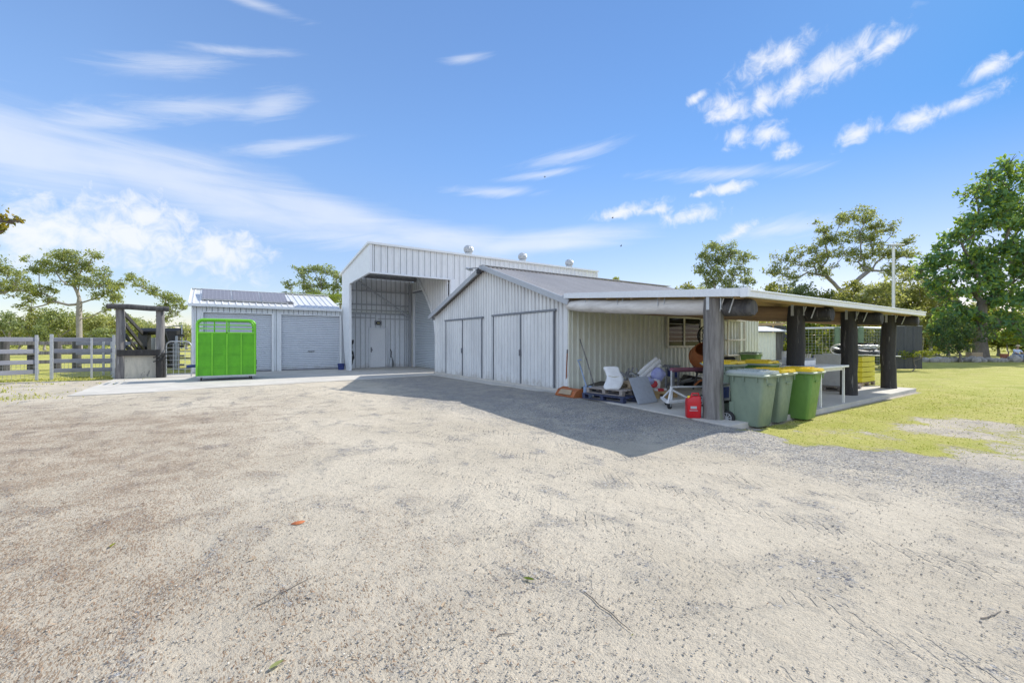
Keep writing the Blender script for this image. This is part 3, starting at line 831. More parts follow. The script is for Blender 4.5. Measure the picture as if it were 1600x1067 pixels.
for i in range(4): m_.bar((bx0 + .15, 22.3 + i * 1.15, 5.86 - i * .165), (10.3, 22.3 + i * 1.15, 5.86 - i * .165), .07, .18)
m_.build('porch_purlins', M['steel'], big)
# roller-door wall and the curved wind panel
m_ = MB().sheet((10.38, by1, 0), -Y, Z, -X, by1 - by0 - .1, lambda s: 4.7, lambda s: 5.3 + s * .12, .30, .045, .08, .05, foot=.035)
m_.build('header_wall', [M['big_in'], M['rib_shade']], big)
def slats(m, p, q_, z0, z1, n, out):
    p, q_, out = Vector(p), Vector(q_), Vector(out); h = (z1 - z0) / n
    for i in range(n):
        z = z0 + i * h; prof = ((0, z), (.035, z + h * .22), (.035, z + h * .62), (0, z + h * .80), (0, z + h))
        for k in range(4):
            m.cur = 1 if k == 3 else 0  # second material: shade painted on the flat between slats
            (o0, a0), (o1, a1) = prof[k], prof[k + 1]
            m.add([p + out * o0 + Z * a0, q_ + out * o0 + Z * a0, q_ + out * o1 + Z * a1, p + out * o1 + Z * a1], [(0, 1, 2, 3)])
    m.cur = 0
m_ = MB(); slats(m_, (10.40, 26.1, 0), (10.40, 21.2, 0), .03, 4.69, 46, -X)
tall = m_.build('roller_door', [M['roller2'], M['groove_shade']], big); tall['label'] = 'tall roller door inside the porch'
m_ = MB(); m_.box((10.34, 26.15, 2.36), (.12, .14, 4.7)); m_.box((10.33, 23.7, 4.72), (.14, 5.0, .08)); m_.build('door_track', M['trim'], tall)
m_ = MB(); m_.box((10.3, 23.7, 4.64), (.10, 4.9, .07)); m_.build('door_hood', M['dark_trim'], tall)
crv = [OX(*p, 10.2) for p in ((653, 431), (659, 445), (668, 465), (675, 484), (680, 502), (682.5, 530), (683, 581))]
def sp_curve(y):
    for a_, b_ in zip(crv[:-1], crv[1:]):
        if b_.y <= y <= a_.y: return a_.z + (b_.z - a_.z) * (a_.y - y) / max(1e-6, a_.y - b_.y)
    return 5.5
m_ = MB().sheet((10.2, crv[0].y, 0), -Y, Z, -X, crv[0].y - by0 - .04, lambda s: max(.03, sp_curve(crv[0].y - s)) if crv[0].y - s > crv[-1].y else .03, lambda s: 5.6 + s * .1 if s > 0 else 5.58, .22, .035, .07, .035, foot=.03)
m_.build('wind_panel', [M['big_wall'], M['rib_shade']], big)
MB().tube([p + Vector((-.03, .02, 0)) for p in crv], [.10, .10, .09, .08, .07, .07, .07], 8).build('wind_panel_edge', M['trim'], big, smooth=50)
m_ = MB(); m_.box((bx1, 23.8, 2.7), (.06, 5.5, 5.3)); m_.box((15.8, by1 + .3, 2.7), (10.6, .06, 5.3)); m_.build('rear_walls', M['big_wall'], big)
# personnel door
m_ = MB(); dx0, dx1, dz = 7.72, 8.66, 2.36
m_.box((dx0 - .04, by1 - .08, dz / 2), (.07, .10, dz)); m_.box((dx1 + .04, by1 - .08, dz / 2), (.07, .10, dz)); m_.box(((dx0 + dx1) / 2, by1 - .08, dz + .035), (dx1 - dx0 + .15, .10, .07))
pf = m_.build('door_frame', M['garage'], big)
d_ = MB().box(((dx0 + dx1) / 2, by1 - .07, dz / 2 + .02), (dx1 - dx0 - .02, .05, dz - .05)).build('personnel_door', M['trim'], pf, bevel=.005)
m_ = MB(); m_.lathe((dx0 + .09, by1 - .14, 1.1), [(.03, .05), (.03, .0), (.045, -.03), (.03, -.05)], 'Y', 12); m_.box((dx0 + .07, by1 - .105, 1.1), (.07, .015, .3)); m_.build('door_handle', M['steel'], pf, smooth=40)
t = thing('bulkhead_light', 'oval bulkhead light on a dark plate above the white personnel door', 'light fitting', (8.2, by1 - .12, 2.72))
m_ = MB(); m_.box((8.2, by1 - .1, 2.72), (.42, .05, .26)); m_.build('back_plate', M['steel'], t, bevel=.01)
m_ = MB(); m_.loft([[Vector((8.2 + .15 * s * math.cos(a), by1 - .125 - hh, 2.72 + .085 * s * math.sin(a))) for a in [k * math.pi / 8 for k in range(16)]] for s, hh in ((1, 0), (.95, .03), (.6, .05))]); m_.build('guard_ring', M['black'], t, smooth=50)
m_ = MB(); m_.loft([[Vector((8.2 + .09 * s * math.cos(a), by1 - .17 - hh, 2.715 + .035 * s * math.sin(a))) for a in [k * math.pi / 8 for k in range(16)]] for s, hh in ((1, 0), (.9, .02), (.4, .03))]); m_.build('lens', M['lamp'], t, smooth=50)
def vent(xx, lab):
    t = thing('roof_vent', lab, 'roof vent', (xx, by0 + .25, 6.24), 0, 'whirlybird vents along the tall shed roof')
    m = MB().lathe((0, 0, 0), [(.2, -.15), (.2, .21), (.17, .23)], 'Z', 20); m.build('throat', M['galv'], t, smooth=40, local=True)
    m = MB(); prof = [(.19, .22), (.27, .27), (.315, .36), (.315, .46), (.26, .56), (.15, .625), (.02, .645)]
    n = 32; rings = []
    for (r, h) in prof:
        r *= .82
        rings.append([Vector((r * (1 + (.05 if k % 2 else -.04)) * math.cos(2 * math.pi * (k / n + h * .35)), r * (1 + (.05 if k % 2 else -.04)) * math.sin(2 * math.pi * (k / n + h * .35)), h)) for k in range(n)])
    m.loft(rings); m.build('turbine_head', M['galv'], t, local=True)
vent(11.55, 'round whirlybird roof vent nearest the porch end of the tall shed')
vent(15.2, 'round whirlybird roof vent, middle one on the tall shed')
vent(18.9, 'round whirlybird roof vent nearest the far end of the tall shed')

# ---- double garage
ga0, ga1, gay = -.9, 6.08, 26.4
gar = thing('double_garage', 'low blue-grey double garage with two roller doors and a pale ribbed roof', 'garage', (ga0, gay, 0))
m_ = MB()
def gw(a_, b_, z0): m_.sheet((a_, gay, 0), X, Z, -Y, b_ - a_, lambda s: z0, lambda s: 3.34, .24, .04, .07, .04, foot=.03)
gw(ga0, -.5, .02); gw(2.56, 2.92, .02); gw(-.5, 2.56, 3.04); gw(2.92, 6.0, 3.04); gw(6.0, ga1, .02)
m_.build('front_wall', [M['garage'], M['rib_shade']], gar)
m_ = MB(); m_.box((ga0 + .02, gay + .03, 1.65), (.09, .12, 3.28))
m_.box((ga0, 29.6, 1.7), (.05, 6.4, 3.3)); m_.box((ga1 - .03, 29.6, 1.7), (.05, 6.3, 3.3)); m_.box((2.6, 32.8, 1.7), (7, .05, 3.3)); m_.prism([(ga0 - .02, gay, 3.35), (ga0 - .02, 32.8, 3.35), (ga0 - .02, 29.6, 4.38)], (.05, 0, 0)); m_.build('side_walls', M['garage'], gar)
def roller(a_, b_, lab):
    m = MB(); slats(m, (a_, gay + .13, 0), (b_, gay + .13, 0), .03, 3.05, 30, -Y)
    d_ = m.build('roller_door', [M['roller'], M['groove_shade']], gar); d_['label'] = lab
    m = MB(); m.box((a_ - .0, gay + .02, 1.54), (.09, .10, 3.04)); m.box((b_ + .0, gay + .02, 1.54), (.09, .10, 3.04)); m.box(((a_ + b_) / 2, gay + .02, 3.06), (b_ - a_ + .1, .09, .05)); m.build('door_jamb', M['trim'], d_)
    m = MB(); m.box(((a_ + b_) / 2, gay + .07, 1.06), (.34, .06, .05)); m.box(((a_ + b_) / 2, gay + .09, .06), (b_ - a_ - .1, .05, .07)); m.build('lift_handle', M['steel'], d_, bevel=.006)
roller(-.5, 2.56, 'roller door partly behind the green stock crate')
roller(2.92, 6.0, 'roller door beside the porch')
gr = Vector((0, 3.4, 1.02)); grl = gr.length; gr.normalize()
MB().sheet((ga0 - .12, gay - .15, 3.44), X, gr, Vector((0, -1.02, 3.4)).normalized(), ga1 - ga0 + .02, lambda s: 0, lambda s: grl, .3, .035, .09, .035).build('roof', M['roof_light'], gar)
g2 = Vector((0, 3.4, -1.02)).normalized()
MB().sheet((ga0 - .12, 29.65, 4.46), X, g2, Vector((0, 1.02, 3.4)).normalized(), ga1 - ga0 + .02, lambda s: 0, lambda s: grl, .3, .035, .09, .035).build('roof', M['roof_light'], gar)
m_ = MB().bar((ga0 - .16, gay - .2, 3.38), (6.02, gay - .2, 3.38), .12, .14); m_.bar((ga0 - .14, gay - .15, 3.44), (ga0 - .14, 29.65, 4.46), .04, .16); m_.bar((ga0 - .14, 29.65, 4.51), (6.02, 29.65, 4.51), .3, .03)
m_.build('gutter', M['garage'], gar, bevel=.01)
# solar panels
for i, lab in enumerate(('solar panel at the outer end of the garage roof', 'solar panel in the middle of the row on the garage roof', 'solar panel nearest the bare end of the garage roof')):
    t = thing('solar_panel', lab, 'solar panel', (-.52 + i * 1.305 + .62, gay + .45, 3.72), 0, 'solar panels on the garage roof')
    rot = Matrix.Rotation(math.atan2(1.02, 3.4) + R(5), 3, 'X')
    for (nm, mt, cx, dz_, sz_) in (('frame', 'galv', .74, .0, (1.29, 1.72, .04)), ('cells', 'solar', .74, .024, (1.24, 1.66, .012))):
        o = MB().box((0, .86, dz_), sz_).build(nm, M[mt], t, local=True); o.rotation_euler = rot.to_euler()
    for xx in (-.5, .5): MB().bar((xx, 1.5, .5), (xx, 1.5, .22), .04, .04).build('mounting_leg', M['galv'], t, local=True)
    m_ = MB()
    for xx in (-.5, .5): m_.bar((xx, .1, -.02), (xx, .1, -.2), .04, .04)
    m_.bar((-.64, .1, -.04), (.64, .1, -.04), .04, .04)
    m_.build('mounting_rail', M['galv'], t, local=True)
t = tag(MB().box((4.02 - 1.05 + .45, gay + .55, 3.78), (.34, .12, .07)).bar((3.18, gay + .56, 3.7), (3.66, gay + .56, 3.7), .05, .1).build('cable_isolator', M['steel'], bevel=.01), 'small grey isolator box on the roof beside the last solar panel', 'isolator box')

# ---- carport
cp = thing('carport', 'low flat carport roof on log beams fixed to the weathered shed', 'carport', (13, 7.2, 0))
yi, yo, zi, zo = 10.3, 4.1, 3.0, 2.47
cd_ = Vector((0, yo - yi, zo - zi)); cl_ = cd_.length; cd_.normalize()
xe = 18.3
MB().sheet((7.75, yi, zi), X, cd_, Vector((0, -.53, 6.2)).normalized(), xe - 7.75, lambda s: max(0, (1.1 - s) / 1.1 * cl_) if s < 1.1 else 0, lambda s: cl_, .2, .026, .08, .035, knots=(1.1,)).build('roof', M['roof_light'], cp)
m_ = MB(); m_.bar((8.83, yi - .15, zi - .01), (7.72, yo, zo + .0), .05, .15); m_.build('front_fascia', M['trim'], cp, bevel=.006)
m_ = MB(); m_.bar((7.74, yo - .03, zo - .015), (xe, yo - .03, zo - .015), .09, .13); m_.bar((7.70, yo - .085, zo + .035), (xe, yo - .085, zo + .035), .025, .03); m_.box((7.72, yo - .04, zo - .005), (.10, .14, .17)); m_.build('gutter', M['trim'], cp, bevel=.008)
m_ = MB()
for i in range(7):
    yy = 4.35 + i * .95; zz = zo + (yy - yo) * .53 / 6.2 - .06; xa = 7.85 + (yy - yo) / 6.2 * 1.1
    m_.bar((xa, yy, zz), (xe - .05, yy, zz), .05, .09)
m_.build('roof_battens', M['tan'], cp)
px_ = [8.06, 11.55, 14.78, 18.0]
logm = ['pale_log', 'tan_log', 'tan_log', 'tan_log']
for i, xx in enumerate(px_):
    xi = 8.98 if i == 0 else xx + .15
    xb0 = xx + .15
    a_, b_ = Vector((xi, 10.12, 2.69)), Vector((xb0, 5.0, 2.275)); e_ = Vector((xb0 + .02, 4.22, 2.225))
    pts = [a_.lerp(b_, k / 7) + Vector(((rng.random() - .5) * .03, 0, (rng.random() - .5) * .03)) for k in range(8)]
    o = MB().tube(pts, [.13] + [.17 + .012 * rng.random() for _ in range(6)] + [.165], 14, jit=.08).build('log_beam', M[logm[i]], cp, smooth=60)
    if i == 0: o['label'] = 'silvery white log beam along the open front edge'
    MB().tube([b_ + Vector((0, -.04, -.0)), b_ + Vector((0, -.3, -.01)), e_, e_ + Vector((0, -.05, 0))], [.172, .18, .172, .145], 14, jit=.2).build('log_end', M['dark_wood' if i == 0 else 'black_wood'], o, smooth=60)
    for (yy, dx_) in ((4.42, .0), (4.62, .0)):
        MB().tube([(xx - .045, yy + .1, 2.14), (xx - .055, yy, 2.42)], .014, 6).build('strap', M['galv'], o)
    MB().box((xx - .19, 4.86, 2.34), (.02, .06, .26)).build('strap', M['galv'], o)
    MB().box((xx - .06, 4.665, 2.32), (.05, .02, .22)).build('strap', M['galv'], o)
    if i == 0:
        for yy in (6.2, 7.6, 9.0):
            xb = xb0 + (yy - 5) / 5.1 * .83; zb = 2.285 + (yy - 5) / 5.1 * .4
            for s in (-.09, .09): MB().tube([(xb - .17, yy + s, zb + .18), (xb - .185, yy + s * .9, zb + .03), (xb - .165, yy + s * .8, zb - .05)], .009, 5).build('strap', M['galv'], o)
for i, (xx, mt, rr, lab) in enumerate(((8.06, 'moss_wood', .185, 'silvery mossy log post beside the red fuel can'), (11.55, 'black_wood', .19, 'blackened log post standing behind the row of wheelie bins'), (14.78, 'black_wood', .195, 'blackened log post between the white bench and white drawer cabinet'), (18.0, 'black_wood', .2, 'blackened log post at the far end of the carport by the yellow crate'))):
    pts = [Vector((xx + (rng.random() - .5) * .03, 4.86 + (rng.random() - .5) * .03, z)) for z in (.06, .3, .7, 1.1, 1.5, 1.9, 2.2, 2.44)]
    tag(MB().tube(pts, [rr * 1.06, rr * 1.02, rr, rr * .98, rr, rr * .97, rr * .95, rr * .93], 18, jit=.07).build('log_post', M[mt], smooth=60), lab, 'post', 'log posts holding up the carport')

# ================================================================== WHEELIE BINS
def wheelie(name, label, body, lid, loc, rz=0, group='wheelie bins beside the carport post', s=1.0):
    """bin faces -Y: wheels and handle at +Y"""
    t = thing(name, label, 'wheelie bin', loc, rz, group)
    m = MB()
    rings = [rrect(.44, .50, .05, .03, 0, .03), rrect(.45, .52, .05, .05, 0, .03), rrect(.50, .60, .055, .55, 0, .01), rrect(.54, .66, .06, .93, 0, 0),
             rrect(.585, .73, .05, .94, 0, 0), rrect(.59, .735, .05, 1.0, 0, 0), rrect(.56, .70, .05, 1.0, 0, 0), rrect(.50, .62, .05, .96, 0, 0)]
    m.loft(rings)
    for sx in (-1, 1):
        for yy in (-.22, .02, .22): m.box((sx * .288, yy, .90), (.014, .022, .09))
        m.box((sx * .235, .27, .30), (.03, .09, .3))
    for xx in (-.2, .2): m.box((xx, -.358, .90), (.022, .016, .09))
    m.box((0, -.335, .80), (.20, .012, .03))
    m.build('bin_body', M[body], t, smooth=35, local=True)
    m = MB()
    rim = MB()
    rim.loft([rrect(.56, .70, .05, .955, 0, 0), rrect(.625, .775, .05, .958, 0, 0), rrect(.63, .785, .05, .985, 0, 0), rrect(.61, .765, .05, .992, 0, 0), rrect(.585, .73, .05, .993, 0, 0)], cap=False)
    rim.tube([(-.24, .36, .985), (-.24, .435, .99), (.24, .435, .99), (.24, .36, .985)], .017, 8)
    rim.build('rim_handle', M['bin_rim'], t, smooth=35, local=True)
    m.loft([rrect(.57, .71, .05, .99, 0, .0), rrect(.60, .735, .05, .996, 0, .012), rrect(.60, .735, .05, 1.026, 0, .012), rrect(.55, .69, .06, 1.055, 0, -.01), rrect(.40, .52, .06, 1.062, 0, -.01), rrect(.38, .50, .06, 1.052, 0, -.01)])
    for xx in (-.12, .12): m.box((xx, -.01, 1.068), (.10, .42, .018))
    m.box((0, -.40, 1.018), (.22, .04, .02))
    m.build('bin_lid', M[lid], t, smooth=35, local=True)
    ax = MB().tube([(-.26, .33, .135), (.26, .33, .135)], .012, 8); ax.build('axle', M['steel'], t, local=True)
    for sx in (-1, 1):
        w_ = MB().lathe((sx * .275, .33, .135), [(.06, -.03), (.12, -.034), (.135, -.02), (.135, .02), (.12, .034), (.06, .03)], 'X', 28).build('wheel', M['tyre'], t, smooth=40, local=True)
        h = MB().lathe((sx * .275, .33, .135), [(.03, -.04), (.03, .04)], 'X', 12)
        for k in range(8):
            a_ = k * math.pi / 4; h.bar((sx * .312, .33 + .024 * math.cos(a_), .135 + .024 * math.sin(a_)), (sx * .312, .33 + .088 * math.cos(a_), .135 + .088 * math.sin(a_)), .016, .008, up=(1, 0, 0))
        ring = [Vector((sx * .312, .33 + .09 * math.cos(k * math.pi / 12), .135 + .09 * math.sin(k * math.pi / 12))) for k in range(24)]
        h.tube(ring + ring[:1], .007, 5, cap=False)
        h.build('hub', M['galv'], w_, local=True)
    return t
wheelie('wheelie_bin', 'faded grey-green wheelie bin with a grey lid, nearest the log post', 'bin_grey', 'bin_lid', (8.44, 4.30, 0), R(-1))
wheelie('wheelie_bin', 'faded grey-green wheelie bin with a yellow lid between the grey-lidded and the bright green one', 'bin_grey', 'yellow', (9.20, 4.34, 0), R(2))
wheelie('wheelie_bin', 'bright green wheelie bin with a yellow lid beside the lawn', 'bin_green', 'yellow', (10.02, 4.16, 0), R(2))
wheelie('wheelie_bin', 'yellow-lidded wheelie bin in the back row behind the two faded ones', 'bin_grey', 'yellow', (9.62, 5.55, .1), R(-4))
wheelie('wheelie_bin', 'yellow-lidded wheelie bin in the back row behind the bright green one', 'bin_green', 'yellow', (10.55, 5.25, .1), R(5))
wheelie('wheelie_bin', 'small green wheelie bin with a grey-green lid against the cream wall', 'bin_green', 'bin_grey', (18.7, 9.6, .1), R(3), 'wheelie bins beside the carport post')

# ================================================================== CARPORT CLUTTER
FZ = .1
def pallet(label, c, rz, mat, L=1.15, W=1.0, blocks=True, z=FZ):
    t = thing('pallet', label, 'pallet', (c[0], c[1], z), rz, 'timber pallets under the carport')
    m = MB()
    for k in range(6): m.box((-W / 2 + .05 + k * (W - .1) / 5, 0, .128), (.095, L, .02))
    m.build('deck_boards', M[mat], t, bevel=.003, local=True)
    for k in range(3):
        m = MB(); yy = -L / 2 + .06 + k * (L - .12) / 2
        m.box((0, yy, .109), (W, .09, .018))
        for j in range(3): m.box((-W / 2 + .07 + j * (W - .14) / 2, yy, .06), (.13, .09, .08))
        m.build('bearer', M[mat], t, bevel=.003, local=True)
    for j in range(3): MB().box((-W / 2 + .07 + j * (W - .14) / 2, 0, .01), (.10, L, .02)).build('bottom_board', M[mat], t, bevel=.003, local=True)
    return t
pallet('navy pallet at the bottom of the stack by the wall corner', (8.62, 7.92), R(4), 'blue_pal', 1.35, 1.05)
pallet('grey weathered pallet lying on the navy pallet under the white sack', (8.72, 8.02), R(7), 'pallet_grey', 1.15, .95, z=FZ + .142)
pallet('pale pallet at the top of the stack, below the tangle of pipes', (9.2, 8.0), R(2), 'pallet', .85, .8, z=FZ + .284)
pallet('small yellow timber pallet on the floor behind the leaning grey board', (10.05, 7.75), R(-12), 'pallet_new', .9, .75)


def soft(name, label, cat, rings, mat, parent=None, jit=.02, sub=1, group=None):
    rr = [[p + Vector(((rng.random() - .5) * jit * 2, (rng.random() - .5) * jit * 2, (rng.random() - .5) * jit * 2)) for p in ring] for ring in rings]
    o = MB().loft(rr).build(name, M[mat], parent, smooth=80, subsurf=sub)
    return tag(o, label, cat, group) if label else o
def sack(name, label, cat, p0, p1, wd, th, mat, side=None, prof=(.5, .9, 1, .95, .85, .9, .6), jit=.02, n=10):
    p0, p1 = Vector(p0), Vector(p1); d = (p1 - p0); L = d.length; d.normalize()
    side = Vector(side) if side is not None else RT
    side = (side - d * side.dot(d)).normalized(); b = d.cross(side)
    rings = []
    for i, f in enumerate(prof):
        c = p0 + d * L * i / (len(prof) - 1)
        rings.append([c + side * (wd / 2 * f * math.cos(k * 2 * math.pi / n)) + b * (th / 2 * (f if 0 < i < len(prof) - 1 else f * .4) * math.sin(k * 2 * math.pi / n)) for k in range(n)])
    return soft(name, label, cat, rings, mat, None, jit)
# white sack slumped on the grey pallet
t = thing('white_sack', 'crumpled white woven sack slumped on the pallet stack', 'sack', (8.5, 8.0, .39))
m = MB()
P0, P1, P2, P3 = [AT(*p) for p in ((954, 606, 12.0), (962, 592, 12.0), (958, 578, 12.05), (954, 573, 12.1))]
rings = []
def sq(v): return math.copysign(abs(v) ** .55, v)
for c, wd, th in ((AT(955, 609, 11.15), .34, .12), (AT(956, 606, 11.2), .46, .24), (AT(959, 599, 11.3), .48, .28), (AT(962, 592, 11.4), .44, .24), (AT(960, 587, 11.5), .42, .17), (AT(957, 581, 11.55), .42, .20), (AT(955, 576, 11.6), .44, .14), (AT(954, 572, 11.6), .40, .06)):
    rings.append([c + RT * (wd / 2 * sq(math.cos(k * math.pi / 8))) + FW * (th / 2 * sq(math.sin(k * math.pi / 8))) for k in range(16)])
rr = [[p + Vector([(rng.random() - .5) * .035 for _ in range(3)]) for p in r_] for r_ in rings]
MB().loft(rr).build('sack_body', M['white_rough'], t, smooth=80, subsurf=1)
MB().tube([AT(951, 587, 11.40), AT(958, 589, 11.34), AT(968, 588, 11.4)], .012, 6).build('stitched_fold', M['beige'], t)
# pile of pipe fittings and tubes
t = thing('pipe_offcuts', 'tangled pile of grey pipes and brackets on top of the pallet stack', 'scrap metal', (9.2, 8.0, .53))
for i in range(26):
    a_ = AT(966 + rng.random() * 32, 582 + rng.random() * 16, 12.1 + rng.random() * .9); dr = Vector((rng.random() - .5, rng.random() - .5, (rng.random() - .5) * .5)).normalized()
    L = .16 + .28 * rng.random(); m = MB()
    if i % 3 == 0: m.tube([a_ - dr * L / 2, a_ + dr * L * .2, a_ + dr * L * .4 + Z * .1], .022, 7)
    elif i % 3 == 1: m.bar(a_ - dr * L / 2, a_ + dr * L / 2, .05, .03)
    else: m.tube([a_ - dr * L / 2, a_ + dr * L / 2], .028, 8)
    m.build(('elbow_pipe', 'bracket', 'pipe')[i % 3], M[('galv', 'steel', 'steel', 'galv')[rng.randrange(4)]], t, smooth=50)
# leaning grey board
c0, c1, c2, c3 = AT(997, 632, 10.38), AT(1027, 628, 10.82), AT(1011, 588, 11.35), AT(982, 591, 11.0)
for c in (c0, c1): c.z = FZ + .005
nrm = (c1 - c0).cross(c3 - c0).normalized()
tag(MB().prism([c0, c1, c2, c3], nrm * .014).build('grey_board', M['board'], bevel=.002), 'flat grey board leaning against the pallet stack', 'board')
# bundle of white plastic rolls
t = thing('plastic_roll_bundle', 'bundle of white plastic rolls sticking up out of the pallet pile', 'plastic rolls', tuple(AT(1004, 586, 12.6)))
for (a_, b_, r) in (((998, 585), (1026, 560), .07), ((1003, 588), (1031, 563), .075), ((1008, 592), (1032, 570), .07), ((1000, 590), (1020, 574), .08)):
    p, q_ = AT(*a_, 12.5), AT(*b_, 12.6); dv = q_ - p
    MB().tube([p, p + dv * .3 + Z * .01, p + dv * .65, q_], [r * .7, r, r * .95, r * .8], 10, jit=.15).build('roll', M['white_rough'], t, smooth=60)
sack('feed_bag', 'blue and white printed bag bulging beside the white rolls', 'bag', AT(1021, 594, 12.5), AT(1035, 577, 12.5), .42, .3, 'blue_bag', jit=.02)
sack('lilac_bag', 'crumpled lilac plastic bag below the printed blue bag', 'bag', AT(1005, 592, 12.3), AT(1021, 597, 12.3), .22, .25, 'blue_bag', side=(0, 0, 1), jit=.03)
o = sack('red_print_bag', 'upright white bag with red print behind the grey board', 'bag', AT(1025, 612, 12.4), AT(1026, 591, 12.45), .26, .2, 'white_rough', jit=.02)
pr = MB().loft([[AT(1022 + 6 * math.cos(k * math.pi / 4) * s, 600 + 6 * math.sin(k * math.pi / 4) * s, 12.26 + e) for k in range(8)] for s, e in ((1, .02), (.6, 0))]).build('red_print', M['red_bag']); pr.parent = o
t = thing('drink_carton', 'red and white carton lying on the small yellow pallet', 'carton', tuple(AT(1032, 613, 12.1)))
MB().bar(AT(1024, 611, 12.1), AT(1040, 610, 12.2), .14, .13).build('carton_body', M['white'], t, bevel=.02)
MB().bar(AT(1028, 611, 12.05), AT(1035, 610.5, 12.1), .16, .145).build('red_band', M['red_bag'], t, bevel=.02)
# dark tray under the tools
tag(MB().bar(AT(917, 607, 12.6), AT(948, 597, 13.0), .5, .04).build('rubber_mat', M['black'], bevel=.005), 'black rubber mat lying along the wall behind the pallets', 'mat')
# long handled tools
t = thing('long_shovel', 'long-handled shovel leaning on the cream wall by the corner', 'shovel', tuple(G(929, 608, FZ)))
a_, b_ = OY(906, 530, 10.17), AT(929, 606, 12.6); MB().tube([a_, a_.lerp(b_, .5) + Vector((.01, -.01, 0)), b_], .017, 8).build('handle', M['grey_wood'], t, smooth=60)
m = MB(); dvec = (b_ - a_).normalized()
m.loft([[b_ - dvec * .02 + RT * x_ * .02 + FW * y_ * .01 for x_, y_ in ((1, 0), (0, 1), (-1, 0), (0, -1))], [b_ + dvec * .06 + RT * x_ * .1 + FW * y_ * .015 for x_, y_ in ((1, 0), (0, 1), (-1, 0), (0, -1))], [b_ + dvec * .22 + RT * x_ * .085 + FW * y_ * .012 for x_, y_ in ((1, 0), (0, 1), (-1, 0), (0, -1))]])
m.build('blade', M['steel'], t)
t = thing('crowbar', 'dark steel bar propped upright against the shed corner', 'crowbar', tuple(G(884, 613, 0)))
MB().tube([G(884, 611, .02), AT(886.3, 549, 12.95)], .019, 8).build('shaft', M['rust'], t, smooth=60)
MB().bar(AT(886.3, 552, 12.95), AT(886.6, 546, 12.95), .045, .02).build('flat_tip', M['steel'], t)
t = thing('hand_tool', 'pale blue steel hand tool with a bent handle standing beside the pallets', 'tool', tuple(G(916, 621, FZ)))
b_ = AT(917, 606, 11.9); a_ = AT(905, 567, 12.3)
MB().tube([b_, a_, AT(902.5, 563, 12.3), AT(908.5, 562, 12.3)], .02, 8).build('handle', M['blue_tool'], t, smooth=40)
for xx in (914.5, 922.5):
    MB().tube([AT(xx, 603, 11.8), AT(xx, 620.5, 11.8)], .055, 12).build('leg', M['blue_tool'], t, smooth=40)
MB().bar(AT(913, 611, 11.76), AT(925, 611, 11.76), .06, .05).build('cross_brace', M['blue_tool'], t, bevel=.005)
# rusty orange bucket scoop
t = thing('loader_scoop', 'rusty orange steel scoop lying on the gravel at the shed corner', 'scoop', tuple(G(893, 625, 0)))
c = G(893, 623, 0); u_ = (G(911, 627, 0) - G(876, 621, 0)).normalized(); vv = Vector((-u_.y, u_.x, 0))
def lp(a_, b_, z): return c + u_ * a_ + vv * b_ + Z * z
prof = [(-.20, .02), (-.26, .10), (-.16, .24), (.02, .30), (.20, .27), (.26, .12), (.2, .02)]
L2 = .38
m = MB(); m.loft([[lp(-L2, b_, z) for b_, z in prof], [lp(L2, b_, z) for b_, z in prof]]); m.build('scoop_shell', M['rust'], t, bevel=.012)
m = MB(); m.prism([lp(-L2 - .02, b_ * 1.06, z * 1.08) for b_, z in prof], u_ * .03); m.build('end_plate', M['orange'], t, bevel=.006)
m = MB(); m.prism([lp(L2 - .01, b_ * 1.06, z * 1.08) for b_, z in prof], u_ * .03); m.build('end_plate', M['orange'], t, bevel=.006)
m = MB(); m.prism([lp(-L2 + .12, -.252, .14), lp(L2 - .12, -.252, .14), lp(L2 - .15, -.165, .262), lp(-L2 + .15, -.165, .262)], vv * -.02 + Z * .012); m.build('recessed_panel', M['pallet'], t)
# steel trestles and lengths of steel along the wall
t = thing('steel_trestle', 'bare steel trestle frame standing in front of the stacked steel', 'trestle', tuple(G(1050, 614, FZ)))
for (a_, b_) in (((1041, 615, 13.3), (1041, 575, 13.3)), ((1052, 617, 13.1), (1052, 577, 13.1)), ((1060, 612, 14), (1060, 575, 14))): MB().bar(AT(*a_), AT(*b_), .06, .05).build('leg', M['steel'], t, bevel=.005)
MB().bar(AT(1036, 572, 13.4), AT(1062, 572, 13.6), .08, .07).build('top_rail', M['steel'], t, bevel=.005)
MB().tube([AT(1046, 578, 13.2), AT(1042, 571, 13.2), AT(1038, 570, 13.2)], .03, 8).build('clamp', M['steel'], t)
st_ = [(1040, 601, 1098, 592), (1042, 606, 1096, 600), (1040, 611, 1080, 604), (1066, 596, 1106, 583), (1052, 590, 1086, 596)]
for i, (a_, b_, c_, d_) in enumerate(st_):
    p, q_ = AT(a_, b_, 14.2 + .15 * i), AT(c_, d_, 15.0 + .2 * i)
    o = MB().bar(p, q_, .09, .06).build('steel_channel', M['galv' if i % 2 else 'steel'], bevel=.006)
    tag(o, ['pale steel channel lying uppermost in the heap along the wall', 'dark steel channel in the heap behind the trestle legs', 'short steel channel lying on the floor below the trestle', 'steel channel propped up towards the orange mixer', 'short dark steel channel crossing the heap by the trestle'][[1, 0, 2, 3, 4][i]], 'steel length', 'steel lengths heaped along the wall')
tag(MB().prism([AT(1066, 606, 14.6), AT(1102, 610, 14.6), AT(1098, 590, 15), AT(1076, 586, 15)], FW * .5).build('tarpaulin', M['black'], bevel=.04), 'black tarpaulin heap behind the roller trolley', 'tarpaulin')
tag(MB().prism([AT(1044, 588, 14.9), AT(1062, 590, 14.9), AT(1060, 575, 15), AT(1048, 574, 15)], FW * .3).build('dark_toolbox', M['navy'], bevel=.02), 'dark navy tool box behind the steel trestle', 'tool box')
